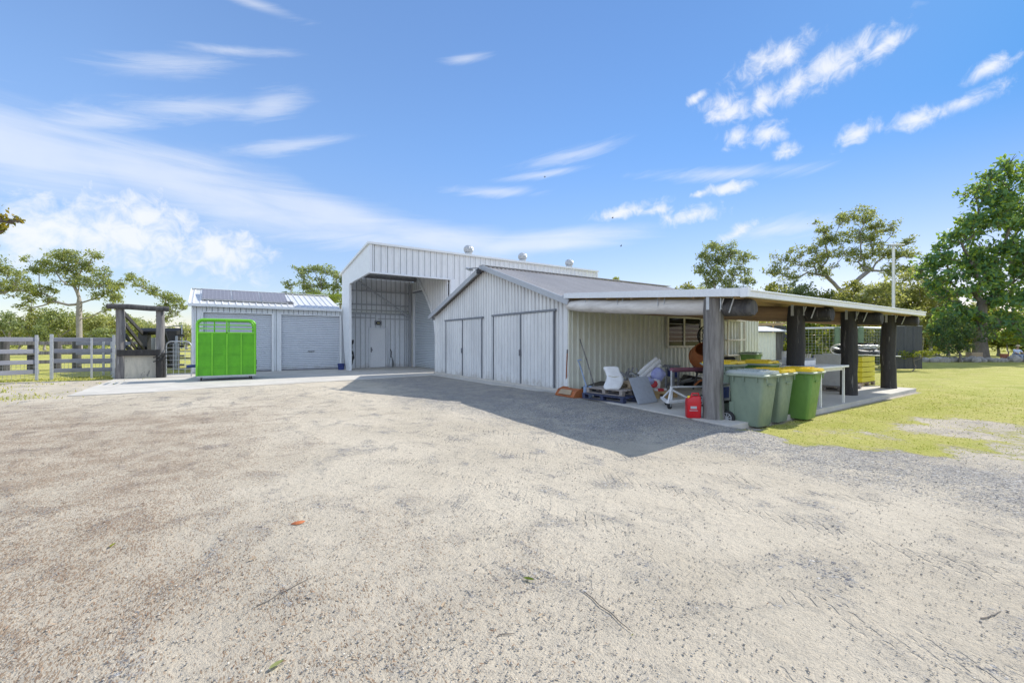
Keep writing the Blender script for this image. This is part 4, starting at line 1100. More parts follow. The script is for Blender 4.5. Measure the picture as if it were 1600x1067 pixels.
# roller trolley
t = thing('roller_trolley', 'white wheeled trolley frame carrying a maroon padded roller', 'trolley', (8.7, 6.0, FZ))
tx0, tx1, ty = 8.42, 9.75, 6.08
bz = FZ + .16
m = MB(); m.bar((tx0 - .15, ty - .02, bz), (tx1, ty - .15, bz + .0), .06, .06); m.bar((tx0 - .15, ty - .02, bz), (tx0 + .4, ty + .55, bz), .06, .06); m.build('base_frame', M['white'], t, bevel=.006)
m = MB(); top = AT(1061, 607, 8.95)
col0 = Vector((tx0 + .22, ty + .15, bz)); col1 = Vector((col0.x, col0.y, .93))
m.tube([col0, Vector((col0.x, col0.y, .55))], .032, 10); m.tube([(tx0 - .13, ty - .02, bz), (col0.x, col0.y, .54)], .024, 8); m.tube([(tx0 + .62, ty - .08, bz), (col0.x, col0.y, .5)], .024, 8); m.tube([(tx0 + .36, ty + .5, bz), (col0.x, col0.y, .52)], .024, 8)
m.build('stand', M['white'], t, smooth=50)
MB().tube([Vector((col0.x, col0.y, .55)), col1], .02, 10).build('post', M['galv'], t, smooth=50)
MB().tube([(col0.x - .03, col0.y, .56), (col0.x + 1.6, col0.y - .2, .50)], .022, 8).build('tie_bar', M['white'], t, smooth=50)
MB().tube([col1 + Vector((-.0, 0, .02)), col1 + Vector((1.5, -.22, -.0))], .052, 14).build('padded_roller', M['maroon'], t, smooth=60)
for p in ((tx0 - .05, ty - .0), (tx0 + .42, ty + .42), (tx0 + .5, ty - .1)):
    w_ = MB().lathe((p[0], p[1], FZ + .065), [(.03, -.022), (.062, -.022), (.065, 0), (.062, .022), (.03, .022)], 'Y', 18).build('castor', M['tyre'], t, smooth=40)
    m = MB(); m.box((p[0], p[1] + .03, FZ + .10), (.05, .008, .09)); m.box((p[0], p[1] - .03, FZ + .10), (.05, .008, .09)); m.box((p[0], p[1], FZ + .14), (.06, .07, .012)); m.build('castor_fork', M['galv'], w_)
# red fuel can
t = thing('fuel_can', 'red plastic fuel can with a yellow cap beside the front log post', 'fuel can', (7.82, 5.14, FZ), R(-38))
m = MB(); m.loft([rrect(.25, .155, .03, .0), rrect(.27, .17, .035, .02), rrect(.275, .175, .035, .30), rrect(.265, .17, .035, .37), rrect(.17, .14, .03, .425, .045), rrect(.13, .12, .03, .43, .05)])
m.build('can_body', M['red'], t, smooth=35, local=True, bevel=.004)
m = MB(); m.tube([(.11, 0, .40), (.10, 0, .475), (-.02, 0, .475), (-.05, 0, .38)], .018, 8); m.build('handle', M['red'], t, smooth=50, local=True)
m = MB().lathe((-.085, 0, .375), [(.028, 0), (.028, .05), (.022, .055)], 'Z', 14); m.build('cap', M['yellow'], t, smooth=50, local=True)
m = MB().box((-.02, -.0885, .21), (.12, .004, .05)); m.box((-.02, -.0885, .15), (.16, .004, .012)); m.build('faded_print', M['grey_trim'], t, local=True)
# esky tub and boxed drum behind the post
t = thing('storage_tub', 'pale green-white plastic tub with a dark lid behind the front post', 'tub', (8.55, 5.05, FZ))
MB().loft([rrect(.36, .30, .03, .0), rrect(.40, .34, .03, .26)]).build('tub', M['bin_rim'], t, smooth=40, local=True)
MB().loft([rrect(.42, .36, .03, .262), rrect(.42, .36, .03, .30)]).build('tub_lid', M['black'], t, smooth=40, local=True)
t = thing('detergent_box', 'white box with a blue panel stacked on the pale tub behind the front post', 'box', (8.55, 5.05, FZ + .30))
MB().box((0, 0, .16), (.36, .30, .32)).build('box_body', M['white'], t, local=True, bevel=.01)
MB().box((.03, -.153, .17), (.20, .004, .22)).build('blue_panel', M['blue_stripe'], t, local=True)
MB().box((0, 0, .335), (.40, .34, .03)).build('box_lid', M['galv'], t, local=True, bevel=.006)
# concrete mixer
t = thing('concrete_mixer', 'orange concrete mixer with a black stand against the cream wall', 'concrete mixer', tuple(G(1098, 606, FZ)))
mc = AT(1101, 557, 13.6); ax_ = (FW * -.45 + RT * -.25 + Z * .35).normalized()
prof = [(.10, -.42), (.30, -.40), (.42, -.2), (.44, .05), (.33, .30), (.25, .42), (.23, .42), (.30, .28), (.38, .05), (.36, -.18), (.2, -.33)]
sd_ = ax_.cross(Z).normalized(); ub = sd_.cross(ax_)
rings = [[mc + ax_ * h + (sd_ * math.cos(k * math.pi / 14) + ub * math.sin(k * math.pi / 14)) * r for k in range(28)] for r, h in prof]
MB().loft(rings).build('drum', M['orange'], t, smooth=50)
MB().loft([[mc + ax_ * -.02 + (sd_ * math.cos(k * math.pi / 14) + ub * math.sin(k * math.pi / 14)) * r for k in range(28)] + [] for r in (.445, .46)] + [[mc + ax_ * .06 + (sd_ * math.cos(k * math.pi / 14) + ub * math.sin(k * math.pi / 14)) * r for k in range(28)] for r in (.46, .44)], cap=False).build('ring_gear', M['rust'], t)
MB().loft([[mc + Z * -.30 + ax_ * -.1 + RT * (.34 * s * math.cos(k * math.pi / 8)) + FW * (.34 * s * math.sin(k * math.pi / 8)) + Z * h for k in range(16)] for s, h in ((.8, -.16), (1, -.08), (.98, .06), (.7, .1))]).build('motor_guard', M['black'], t, smooth=60)
for s in (-.36, .36): MB().tube([mc + RT * s * .5 + Z * -.35, mc + RT * s + Z * (-mc.z + FZ + .02)], .03, 8).build('leg', M['black'], t)
MB().tube([mc + FW * .45 + Z * -.3, mc + FW * .75 + Z * (-mc.z + FZ + .02)], .03, 8).build('leg', M['black'], t)
MB().tube([AT(1085, 602, 13), AT(1093, 595, 13), AT(1104, 592, 13.1)], .03, 8).build('tilt_lever', M['orange'], t, smooth=50)
# pedestal fan
t = thing('pedestal_fan', 'black round-caged fan against the wall behind the front log post', 'fan', tuple(G(1104, 602, FZ)))
fc = AT(1108, 525, 13.9)
for k, (r, y_) in enumerate(((.34, 0), (.33, .1), (.24, -.06), (.13, -.08), (.34, .05))):
    ring = [fc + RT * (r * math.cos(a_ * math.pi / 14)) + Z * (r * math.sin(a_ * math.pi / 14)) + FW * y_ for a_ in range(28)]
    MB().tube(ring + ring[:1], .014 if k != 4 else .02, 6, cap=False).build('cage_ring', M['black'], t, smooth=60)
m = MB()
for k in range(24):
    a_ = k * math.pi / 12; m.tube([fc + FW * -.09, fc + RT * (.24 * math.cos(a_)) + Z * (.24 * math.sin(a_)) + FW * -.06, fc + RT * (.34 * math.cos(a_)) + Z * (.34 * math.sin(a_))], .005, 4)
m.build('cage_wires', M['black'], t)
for k in range(4):
    a_ = k * math.pi / 2 + .4; d1 = RT * math.cos(a_) + Z * math.sin(a_); d2 = RT * -math.sin(a_) + Z * math.cos(a_)
    MB().prism([fc + d1 * .04, fc + d1 * .28 + d2 * .02, fc + d1 * .27 + d2 * .15, fc + d1 * .1 + d2 * .11], FW * .012).build('blade', M['steel'], t)
MB().tube([fc + Z * -.3 + FW * .08, Vector((fc.x, fc.y, FZ)) + FW * .08], .025, 8).build('pole', M['black'], t)
MB().lathe((fc.x, fc.y, FZ), [(.25, 0), (.25, .03), (.05, .05)], 'Z', 20).build('base', M['black'], t)
# open dresser rack by the wall with cloths
t = thing('shelf_frame', 'beige open shelf frame standing against the cream wall behind the front post', 'shelf', (18.2, 9.85, FZ))
rx0, rx1, ryy = 17.55, 18.85, 9.95
for xx in (rx0, rx1):
    for y_ in (ryy, ryy + .22): MB().box((xx, y_, 1.31), (.06, .05, 2.42)).build('upright', M['beige'], t, bevel=.004)
for zz in (2.48, 1.66, 1.02): MB().box(((rx0 + rx1) / 2, ryy + .11, zz), (rx1 - rx0 + .06, .3, .06)).build('shelf_board', M['beige'], t, bevel=.004)
t = thing('hanging_jacket', 'navy jacket with an aqua panel draped over the upper shelf opening', 'jacket', (18.2, 9.8, 1.9))
pts = [(1134, 508), (1141, 505), (1148, 507), (1155, 511), (1156, 518), (1152, 522), (1149, 525), (1143, 521), (1139, 514)]
m = MB().loft([[AT(1147 + (p[0] - 1147) * s, 515 + (p[1] - 515) * s, 20.2 - .18 * (1 - s)) for p in pts] for s in (1, .85, .5)]); m.build('jacket_cloth', M['navy'], t, smooth=70, subsurf=1)
m = MB().loft([[AT(1145 + (p[0] - 1147) * s * .38, 512 + (p[1] - 515) * s * .42, 20.05 - .04 * (1 - s)) for p in pts] for s in (1, .6)]); m.build('aqua_panel', M['aqua'], t, smooth=70, subsurf=1)
sack('pink_cloth', 'pink and orange cloth bundled below the navy jacket', 'cloth', AT(1142, 527, 20.3), AT(1155, 527, 20.3), .3, .25, 'pink', side=(0, 0, 1), jit=.03)
t = thing('yellow_power_tool', 'small yellow and black power tool on the lower shelf', 'power tool', tuple(AT(1141, 553, 20.4)))
MB().bar(AT(1137, 549, 20.3), AT(1147, 551, 20.3), .14, .16).build('tool_body', M['yellow'], t, bevel=.03)
MB().bar(AT(1136, 550, 20.25), AT(1139, 550, 20.25), .18, .2).build('motor_cap', M['black'], t, bevel=.02)
tag(MB().prism([AT(1134, 573, 16), AT(1151, 574, 16), AT(1150, 557, 16), AT(1135, 558, 16)], FW * .6).build('plastic_crate', M['black'], bevel=.06), 'black plastic crate beside the small green bin by the wall', 'crate')

# bench, cabinets, crate and pile at the far end
t = thing('white_bench', 'white steel bench with slender legs beside the bright green bin', 'bench', (12, 4.9, FZ))
bx = [11.42, 12.72]; by = [4.3, 5.15]; bt = 1.0
for xx in bx:
    for y_ in by: MB().bar((xx, y_, FZ), (xx, y_, bt - .03), .045, .045).build('leg', M['white'], t, bevel=.004)
m = MB().box(((bx[0] + bx[1]) / 2 - .1, 4.72, bt), (bx[1] - bx[0] + .45, 1.0, .05)); m.build('bench_top', M['white'], t, bevel=.008)
MB().box(((bx[0] + bx[1]) / 2, 4.31, bt - .06), (1.2, .025, .07)).build('apron', M['white'], t)
t = thing('sink_box', 'small white enamel basin standing on the white bench', 'basin', (11.9, 4.95, bt + .025))
m = MB(); m.box((0, 0, .02), (.62, .5, .04)); m.box((0, .24, .18), (.62, .03, .32)); m.box((-.3, 0, .10), (.03, .5, .14)); m.box((.3, 0, .10), (.03, .5, .14)); m.box((0, -.24, .07), (.62, .03, .1)); m.build('basin', M['white'], t, local=True, bevel=.01)
m = MB().tube([(.45, .1, .0), (.55, .15, .25), (.7, .2, .42)], .02, 8); m.build('hose_tail', M['white'], t, local=True, smooth=60)
def cabinet(name, label, c, d, mat, rows, cols, zb):
    t = thing(name, label, 'cabinet', (c[0], c[1], zb))
    MB().box((0, 0, d[2] / 2), d).build('carcass', M[mat], t, local=True, bevel=.006)
    for i in range(cols):
        for j in range(rows):
            wv, hv = d[0] / cols, d[2] / rows
            p = MB().box((-d[0] / 2 + (i + .5) * wv, -d[1] / 2 - .008, (j + .5) * hv), (wv - .02, .016, hv - .02)).build('front_panel', M[mat], t, local=True, bevel=.003)
            MB().box((-d[0] / 2 + (i + .5) * wv, -d[1] / 2 - .022, (j + .82) * hv), (.14, .012, .02)).build('handle', M['steel'], p, local=True)
    return t
pallet('timber pallet under the low white cabinet behind the bench', (13.6, 6.35), 0, 'pallet_new', 1.0, 2.4)
cabinet('low_cabinet', 'low white cabinet with panelled front behind the white bench', (13.6, 6.35), (2.3, .8, .78), 'white', 2, 2, FZ + .14)
pallet('grey timber pallet under the white drawer cabinet', (16.2, 5.75), 0, 'pallet_grey', 1.0, 1.6)
cabinet('drawer_cabinet', 'white two-drawer filing cabinet between the last two black posts', (16.25, 5.72), (1.0, .8, .95), 'white', 2, 1, FZ + .14)
pallet('pale timber pallet under the yellow slatted crate', (18.3, 5.9), 0, 'pallet', .9, 1.2)
t = thing('slatted_crate', 'yellow slatted crate on a pallet beside the last black post', 'crate', (18.3, 5.9, FZ + .14))
for j in range(5):
    m = MB(); zz = .08 + j * .17
    for (c, d) in (((0, -.42, zz), (1.15, .03, .15)), ((0, .42, zz), (1.15, .03, .15)), ((-.56, 0, zz), (.03, .81, .15)), ((.56, 0, zz), (.03, .81, .15))): m.box(c, d)
    m.build('slat_ring', M['yellow_crate'], t, local=True, bevel=.004)
MB().box((0, 0, .01), (1.1, .8, .02)).build('crate_floor', M['yellow_crate'], t, local=True)
# board across the cabinets with a pile of hose and sheeting on it
tag(MB().bar(AT(1304, 553, 15.2), AT(1386, 556, 15.9), .9, .035).build('white_tabletop', M['white'], bevel=.006), 'long white board laid across the cabinets under the hose pile', 'board')
for i, (a_, b_, r, mt, lab) in enumerate(((1303, 1376, .11, 'dark_sheet', 'dark grey rolled shade cloth at the bottom of the heap on the white board'), (1300, 1372, .09, 'galv', 'pale folded sheeting in the middle of the heap on the white board'), (1308, 1374, .07, 'black', 'black rolled plastic near the top of the heap on the white board'))):
    p, q_ = AT(a_, 549 - i * 4, 15.2), AT(b_, 550 - i * 4.5, 15.7)
    pts = [p.lerp(q_, k / 6) + Vector((0, (rng.random() - .5) * .1, (rng.random() - .5) * .06)) for k in range(7)]
    rings = [[c + FW * (.36 * (1 - .15 * i) * f * math.cos(k * math.pi / 6)) + Z * (r * f * math.sin(k * math.pi / 6)) for k in range(12)] for c, f in zip(pts, (.5, .95, 1, .9, 1, .85, .4))]
    soft('rolled_sheeting', lab, 'sheeting', rings, mt, None, .02)
ring = [AT(1345, 541, 15.4) + RT * (.55 * math.cos(k * math.pi / 12)) * (1 + .1 * math.sin(k)) + FW * (.3 * math.sin(k * math.pi / 12)) + Z * (.03 * math.sin(k * 1.7)) for k in range(48)]
tag(MB().tube(ring, .028, 7).build('coiled_hose', M['galv'], smooth=60), 'pale coiled hose on top of the sheeting heap', 'hose')
ring = [AT(1312, 546, 15.0) + RT * (.30 * math.cos(k * math.pi / 10)) + Z * (.17 * math.sin(k * math.pi / 10)) + FW * (.02 * k * .1) for k in range(20)]
tag(MB().tube(ring, .022, 7).build('hose_loop', M['white'], smooth=60), 'white hose loop hanging off the near end of the sheeting heap', 'hose')
tag(MB().bar(AT(1336, 541, 15.2), AT(1349, 540, 15.3), .1, .06).build('orange_strap', M['yellow'], bevel=.01), 'orange strap lying across the top of the sheeting heap', 'strap')
for i, (px, w_, mt, lab) in enumerate(((1318, .5, 'black', 'black plastic tub under the near end of the white board'), (1343, .42, 'dark_sheet', 'dark grey drum under the white board above the drawer cabinet'), (1356, .34, 'stone', 'stone-coloured pot under the white board above the yellow crate'), (1366, .3, 'black', 'small black pot under the far end of the white board'))):
    b_ = AT(px, 572, 15.9); b_.z = 1.19 if i else 1.02
    o = MB().lathe(b_, [(w_ * .40, 0), (w_ * .48, .34), (w_ * .5, .36), (w_ * .44, .36), (w_ * .3, .1)], 'Z', 20).build('garden_pot', M[mt], smooth=40)
    tag(o, lab, 'pot', 'pots and tubs under the white board')

t = thing('folding_chair', 'white slatted folding chair leaning beside the second black post', 'chair', tuple(G(1262, 590, FZ)))
for k in range(3): MB().bar(AT(1255 + k * 4, 572, 15.5), AT(1258 + k * 4, 553, 15.8), .05, .03).build('slat', M['white'], t)
MB().bar(AT(1252, 571, 15.4), AT(1256, 588, 15.4), .04, .04).build('leg', M['white'], t); MB().bar(AT(1264, 571, 15.4), AT(1267, 588, 15.4), .04, .04).build('leg', M['white'], t)
t = thing('timber_box', 'grey timber box with a navy bundle behind the white bench', 'box', tuple(G(1280, 598, FZ)))
b_ = AT(1280, 575, 16); MB().box((b_.x, b_.y, FZ + .38), (1.1, .6, .76)).build('box_side', M['grey_wood'], t, bevel=.01)
sack('navy_bundle', 'navy cloth bundle lying on the grey timber box behind the bench', 'cloth', AT(1270, 560, 15.8), AT(1291, 559, 16.2), .3, .3, 'navy', side=(0, 0, 1), jit=.03)
tag(MB().lathe(AT(1236, 590, 14) * 1.0, [(.2, -.3), (.24, .25), (.26, .28), (.2, .28), (.1, 0)], 'Z', 18).build('white_tub', M['white'], smooth=40), 'white plastic tub on the slab behind the yellow bin lids', 'tub')

# ================================================================== PORCH ODDMENTS
t = thing('hanging_chain', 'dark chain and rope hanging in loops inside the porch pillar', 'chain', tuple(OY(549, 535, 26.4)))
for k in range(3):
    pts = [OY(547.5 + k * 1.5 + 1.6 * math.sin(j * .9 + k), 531 + j * 4.0, 26.35 - .04 * k) for j in range(9 + k)]
    MB().tube(pts, [.03 + .03 * (j % 2) for j in range(len(pts))], 6, jit=.3).build('chain_strand', M['black' if k != 1 else 'grey_wood'], t, smooth=60)
t = thing('black_bucket', 'black bucket at the foot of the porch pillar', 'bucket', tuple(G(533, 577, .02) * .985))
MB().lathe((0, 0, 0), [(.15, 0), (.19, .34), (.2, .35), (.175, .35), (.14, .03)], 'Z', 20).build('bucket_body', M['navy'], t, local=True, smooth=40)
MB().tube([(-.19, 0, .33), (-.12, -.06, .2), (.12, -.06, .2), (.19, 0, .33)], .008, 5).build('wire_handle', M['steel'], t, local=True)
t = thing('pump_sprayer', 'dark pump sprayer standing beside the personnel door', 'sprayer', tuple(OY(611, 575, 26.35)))
b_ = OY(611, 575, 26.35); b_.z = .03
MB().lathe(b_, [(.09, 0), (.10, .1), (.09, .5), (.03, .6)], 'Z', 14).build('bottle', M['galv'], t, smooth=50)
MB().tube([b_ + Z * .6, b_ + Z * .95 + X * .02, b_ + Z * 1.1 + X * -.05], .025, 8).build('pump_handle', M['black'], t)
MB().tube([b_ + X * .12 + Z * .02, b_ + X * .13 + Z * .35, b_ + X * .04 + Z * .62], .02, 6).build('hose', M['black'], t)

# ================================================================== GREEN STOCK CRATE
t = thing('stock_crate', 'lime green steel stock crate on castors in front of the garage', 'stock crate', (.42, 21.45, .02))
cx0, cx1, cy, cz0, cz1, czr = -.58, 1.42, 21.45, .22, 2.48, 1.92
dpt = 1.1
m = MB(); m.box(((cx0 + cx1) / 2, cy, (cz0 + czr) / 2), (cx1 - cx0 - .06, .03, czr - cz0)); m.build('front_sheet', M['green'], t)
for zz in (.56, 1.06, 1.5): MB().box(((cx0 + cx1) / 2, cy - .018, zz), (cx1 - cx0 - .08, .04, .04)).build('sheet_rib', M['green'], t)
for f in (.25, .5, .75): MB().box((cx0 + (cx1 - cx0) * f, cy - .035, (cz0 + czr) / 2), (.05, .05, czr - cz0)).build('stile', M['lime'], t, bevel=.006)
def arch(yy):
    r = .2; pts = [Vector((cx0, yy, cz0))]
    pts += [Vector((cx0 + r - r * math.cos(k * math.pi / 10), yy, cz1 - r + r * math.sin(k * math.pi / 10))) for k in range(6)]
    pts += [Vector((cx1 - r + r * math.sin(k * math.pi / 10), yy, cz1 - r + r * math.cos(k * math.pi / 10))) for k in range(6)]
    return pts + [Vector((cx1, yy, cz0))]
MB().tube(arch(cy - .02), .045, 10).build('arch_frame', M['lime'], t, smooth=50)
MB().tube(arch(cy + dpt), .045, 10).build('arch_frame', M['lime'], t, smooth=50)
for zz in (2.27, 2.12): MB().box(((cx0 + cx1) / 2, cy - .01, zz), (cx1 - cx0 - .05, .04, .05)).build('top_rail', M['lime'], t, bevel=.008)
MB().box(((cx0 + cx1) / 2, cy - .01, czr + .03), (cx1 - cx0 - .05, .05, .07)).build('top_rail', M['lime'], t, bevel=.008)
MB().box(((cx0 + cx1) / 2, cy - .01, 2.2), (.06, .05, .6)).build('centre_post', M['lime'], t, bevel=.008)
for xx in (.0, .52): MB().box((xx, cy + dpt, 2.0), (.05, .05, .9)).build('rear_post', M['lime'], t)
for s in (cx0, cx1):
    MB().box((s, cy + dpt / 2, (cz0 + czr) / 2), (.03, dpt - .1, czr - cz0)).build('side_sheet', M['green'], t)
    for zz in (2.0, 2.2, 2.42): MB().box((s, cy + dpt / 2, zz), (.04, dpt - .1, .045)).build('side_rail', M['lime'], t)
m = MB()
for k in range(5): m.box((cx0 + .08 + k * .055, cy + .25, 2.2), (.012, .012, .5))
for k in range(4): m.box((cx0 + .19, cy + .25, 1.98 + k * .14), (.26, .012, .012))
m.build('mesh_hatch', M['lime'], t)
m = MB(); m.box(((cx0 + cx1) / 2, cy + dpt / 2, cz0 - .035), (cx1 - cx0 + .02, dpt + .1, .07)); m.build('floor_frame', M['galv'], t, bevel=.008)
for (xx, yy) in ((cx0 + .14, cy + .04), (cx1 - .14, cy + .04), (cx0 + .14, cy + dpt - .05), (cx1 - .14, cy + dpt - .05)):
    w_ = MB().lathe((xx, yy - .02, .10), [(.04, -.025), (.078, -.025), (.08, 0), (.078, .025), (.04, .025)], 'X', 20).build('castor', M['tyre'], t, smooth=40)
    m = MB(); m.box((xx - .035, yy, .13), (.008, .07, .12)); m.box((xx + .035, yy, .13), (.008, .07, .12)); m.box((xx, yy, .182), (.10, .10, .012)); m.build('castor_fork', M['galv'], w_)
m = MB(); m.tube([(cx0, cy + .3, .62), (cx0 - .35, cy + .3, .60)], .06, 10); m.build('draw_bar', M['navy'], t, smooth=50)
m = MB(); m.box((cx1 + .04, cy + .15, .72), (.06, .06, .22)); m.box((cx1 + .05, cy + .15, .5), (.04, .05, .12)); m.build('latch', M['black'], t, bevel=.01)

# ================================================================== LOADING RAMP, YARDS AND GATES
t = thing('loading_ramp', 'heavy dark timber cattle loading ramp frame over a stained concrete block', 'loading ramp', (-2.65, 24.7, 0))
ry = 24.6
for (xa, nm) in ((-3.3, 'grey_wood'), (-1.98, 'grey_wood')):
    pts = [Vector((xa + (rng.random() - .5) * .03, ry + .1, z)) for z in (.0, .5, 1.1, 1.7, 2.3, 3.0)]
    MB().tube(pts, [.175, .17, .165, .16, .155, .15], 14, jit=.1).build('post', M[nm], t, smooth=60)
MB().tube([(-3.7, ry - .1, 3.06), (-3.0, ry - .1, 3.07), (-2.3, ry - .1, 3.03), (-1.66, ry - .1, 3.03)], [.115, .12, .12, .115], 12, jit=.1).build('cross_beam', M['dark_wood'], t, smooth=60)
MB().box((-2.68, ry - .1, 1.12), (1.42, .10, .26)).build('sill_beam', M['black_wood'], t, bevel=.012)
MB().box((-2.68, ry + .12, .52), (1.12, .25, 1.0)).build('concrete_block', M['block'], t, bevel=.01)
MB().tube([(-1.95, ry - .02, 0), (-1.95, ry - .02, 1.1)], [.17, .15], 10, jit=.15).build('stub_post', M['black_wood'], t, smooth=60)
for (a_, b_) in (((194, 490, 22.4), (224, 522, 27)), ((195, 506, 22.4), (226, 546, 27)), ((196, 524, 22.4), (216, 549, 27)), ((196, 540, 22.4), (206, 549, 25)), ((256, 514, 22.6), (266, 545, 26)), ((256, 530, 22.6), (264, 566, 26))):
    MB().bar(AT(*a_), AT(*b_), .08, .23).build('side_rail', M['black_wood'], t, bevel=.01)
for zz in (1.0, .82): MB().bar((-2.2, ry - .15, zz - .1), (-1.72, ry - .2, zz + .06), .03, .05).build('brace', M['black_wood'], t)
MB().prism([(-3.1, ry + .3, .95), (-2.2, ry + .3, .95), (-2.3, ry + 4.2, .45), (-3.0, ry + 4.2, .45)], (0, 0, .08)).build('ramp_floor', M['grey_wood'], t)
t = thing('cattle_crush', 'dark steel cattle crush standing behind the loading ramp', 'cattle crush', tuple(G(250, 588, 0)))
MB().tube([AT(221, 518, 27), AT(283, 518, 27)], .21, 12).build('head_beam', M['black'], t, smooth=50)
MB().prism([AT(251, 517, 26.5), AT(276, 517, 26.5), AT(275, 584, 26.5), AT(259, 586, 26.5)], FW * .3).build('side_panel', M['black'], t, bevel=.01)
MB().prism([AT(216, 519, 26.8), AT(230, 519, 26.8), AT(230, 560, 26.8), AT(213, 560, 26.8)], FW * .3).build('side_panel', M['black'], t, bevel=.01)
MB().prism([AT(230, 528, 27.5), AT(243, 528, 27.5), AT(243, 566, 27.5), AT(230, 566, 27.5)], FW * .08).build('slide_gate', M['galv'], t, bevel=.01)
MB().bar(AT(276, 525, 26), AT(275, 578, 26), .12, .12).build('pale_upright', M['galv'], t)
MB().bar(AT(284, 508, 27), AT(284, 545, 27), .07, .07).build('upright', M['galv'], t)
MB().bar(AT(258, 511, 27), AT(284, 508.5, 27), .05, .05).build('top_bar', M['steel'], t)
for zz in (524, 541, 556, 570): MB().bar(AT(278, zz, 26.5), AT(287, zz, 26.5), .12, .12).build('hinge_block', M['black'], t)
t = thing('tubular_gate', 'small rounded tubular steel gate between the ramp and the garage', 'gate', (-1.3, 24.2, .02))
p0, p1 = G(259.5, 589, .02), G(299, 588.5, .02); gd = p1 - p0; gl = gd.length; gd.normalize(); gh = 1.58
def gp(a_, z): return p0 + gd * a_ + Z * z
r = .22
MB().tube([gp(0, 0)] + [gp(r - r * math.cos(k * math.pi / 10), gh - r + r * math.sin(k * math.pi / 10)) for k in range(6)] + [gp(gl - r + r * math.sin(k * math.pi / 10), gh - r + r * math.cos(k * math.pi / 10)) for k in range(6)] + [gp(gl, 0)], .026, 8).build('gate_frame', M['galv'], t, smooth=50)
for z in (.12, .35, .55, .75, .95, 1.12, 1.3): MB().tube([gp(.02, z), gp(gl - .02, z)], .012, 6).build('gate_bar', M['galv'], t)
for f in (.28, .5, .75): MB().tube([gp(gl * f, .1), gp(gl * f, 1.5)], .01, 6).build('gate_upright', M['galv'], t)


def rail_gate(label, a_, b_, zs, posts, mesh=True, name='rail_gate', mat='rail', h=.17):
    t = thing(name, label, 'gate' if 'gate' in name else 'fence', (a_[0], a_[1], 0), 0, None)
    a_, b_ = Vector(a_), Vector(b_)
    for z in zs: MB().bar(a_ + Z * z, b_ + Z * z, .05, h).build('rail', M[mat], t, bevel=.012)
    for f, hh, w_ in posts:
        p = a_.lerp(b_, f) + Vector((0, -.04, 0)); MB().bar(p, p + Z * hh, w_, w_).build('upright', M['galv'], t, bevel=.01)
    if mesh:
        m = MB(); n = int((b_ - a_).length / .12)
        for k in range(n): p = a_.lerp(b_, (k + .5) / n); m.bar(p + Z * .1 + Y * .05, p + Z * .72 + Y * .05, .008, .008)
        for z in (.12, .22, .34, .46, .58, .7): m.bar(a_ + Z * z + Y * .05, b_ + Z * z + Y * .05, .008, .008)
        m.build('wire_mesh', M['wire'], t)
    return t
fy = 25.84
rail_gate('grey metal rail gate on the outer side of the double gate posts', (-9.6, 23.6, 0), (-5.95, 25.75, 0), (1.68, 1.2, .76, .36), ((.985, 1.86, .09), (.3, 1.8, .09)), True)
rail_gate('grey metal rail gate with wire mesh beside the loading ramp', (-5.66, fy, 0), (-3.62, fy + .1, 0), (1.68, 1.2, .78, .38), ((.03, 1.9, .10), (.62, 1.75, .07), (.97, 1.88, .09)), True)
rail_gate('lower grey rail fence set back behind the mesh gate', (-5.4, 28.6, 0), (-3.4, 28.2, 0), (1.5, 1.05, .62), ((.5, 1.7, .09), (.65, 1.65, .09)), False, 'yard_fence', 'rail', .16)
rail_gate('long weathered stock fence crossing the paddock behind the gates', (-16, 33.5, 0), (-2.0, 36.5, 0), (1.5, .95, .45), (), False, 'yard_fence', 'grey_wood', .2)
for i, (px, w_) in enumerate(((6, .34), (51, .34), (88, .30), (120, .30))):
    p = G(px, 578 if i else 583, 0); zt = 1.62
    m = MB().tube([p, p + Z * .8, p + Z * zt], [w_ * .68, w_ * .64, w_ * .62], 12, jit=.12)
    tag(m.build('yard_post', M['dark_wood'], smooth=60), ['squat dark timber post at the outer end of the yard row', 'dark timber post behind the outer gate, second in the yard row', 'dark timber post just behind the double gate posts', 'dark timber post behind the mesh gate, nearest the loading ramp'][i], 'post', 'dark timber posts of the stock yard')
rail_gate('thin wire and timber stock fence behind the tubular gate', (-2.2, 33, 0), (.5, 33.5, 0), (1.45, 1.0, .6), ((.1, 1.6, .1), (.9, 1.6, .1)), False, 'paddock_fence', 'grey_wood', .07)
tag(soft('feed_tub', None, None, [[AT(278, 581, 25) + RT * (.5 * s * math.cos(k * math.pi / 8)) + FW * (.4 * s * math.sin(k * math.pi / 8)) + Z * h for k in range(16)] for s, h in ((.7, -.25), (1, -.12), (1, .08), (.6, .16))], 'dark_sheet'), 'dark rubber feed tub on the ground behind the tubular gate', 'tub')

# ================================================================== RIGHT-HAND BACKGROUND
t = thing('tin_lean_to', 'small pale tin lean-to behind the far corner of the gable shed', 'lean-to', tuple(G(1200, 571, 0)))
a_, b_ = AT(1180, 571, 27), AT(1212, 571, 27)
for v in (a_, b_): v.z = 0
d_ = (b_ - a_); L = d_.length; d_.normalize(); nn = Vector((d_.y, -d_.x, 0))
MB().sheet(a_, d_, Z, nn, L, lambda s: 0, lambda s: 2.15, .2, .04, .1, .05).build('front_wall', M['side_wall'], t)
a2, b2 = b_ + d_ * .05, AT(1224, 571, 27.2); b2.z = 0
MB().prism([a2, b2, b2 + Z * 2.2, a2 + Z * 2.2], FW * .1).build('timber_door', M['grey_wood'], t)
MB().prism([a_ + FW * 1.6, b2 + FW * 1.6, b2 + FW * 1.6 + Z * 2.1, a_ + FW * 1.6 + Z * 2.1], FW * .05).build('rear_wall', M['side_wall'], t)
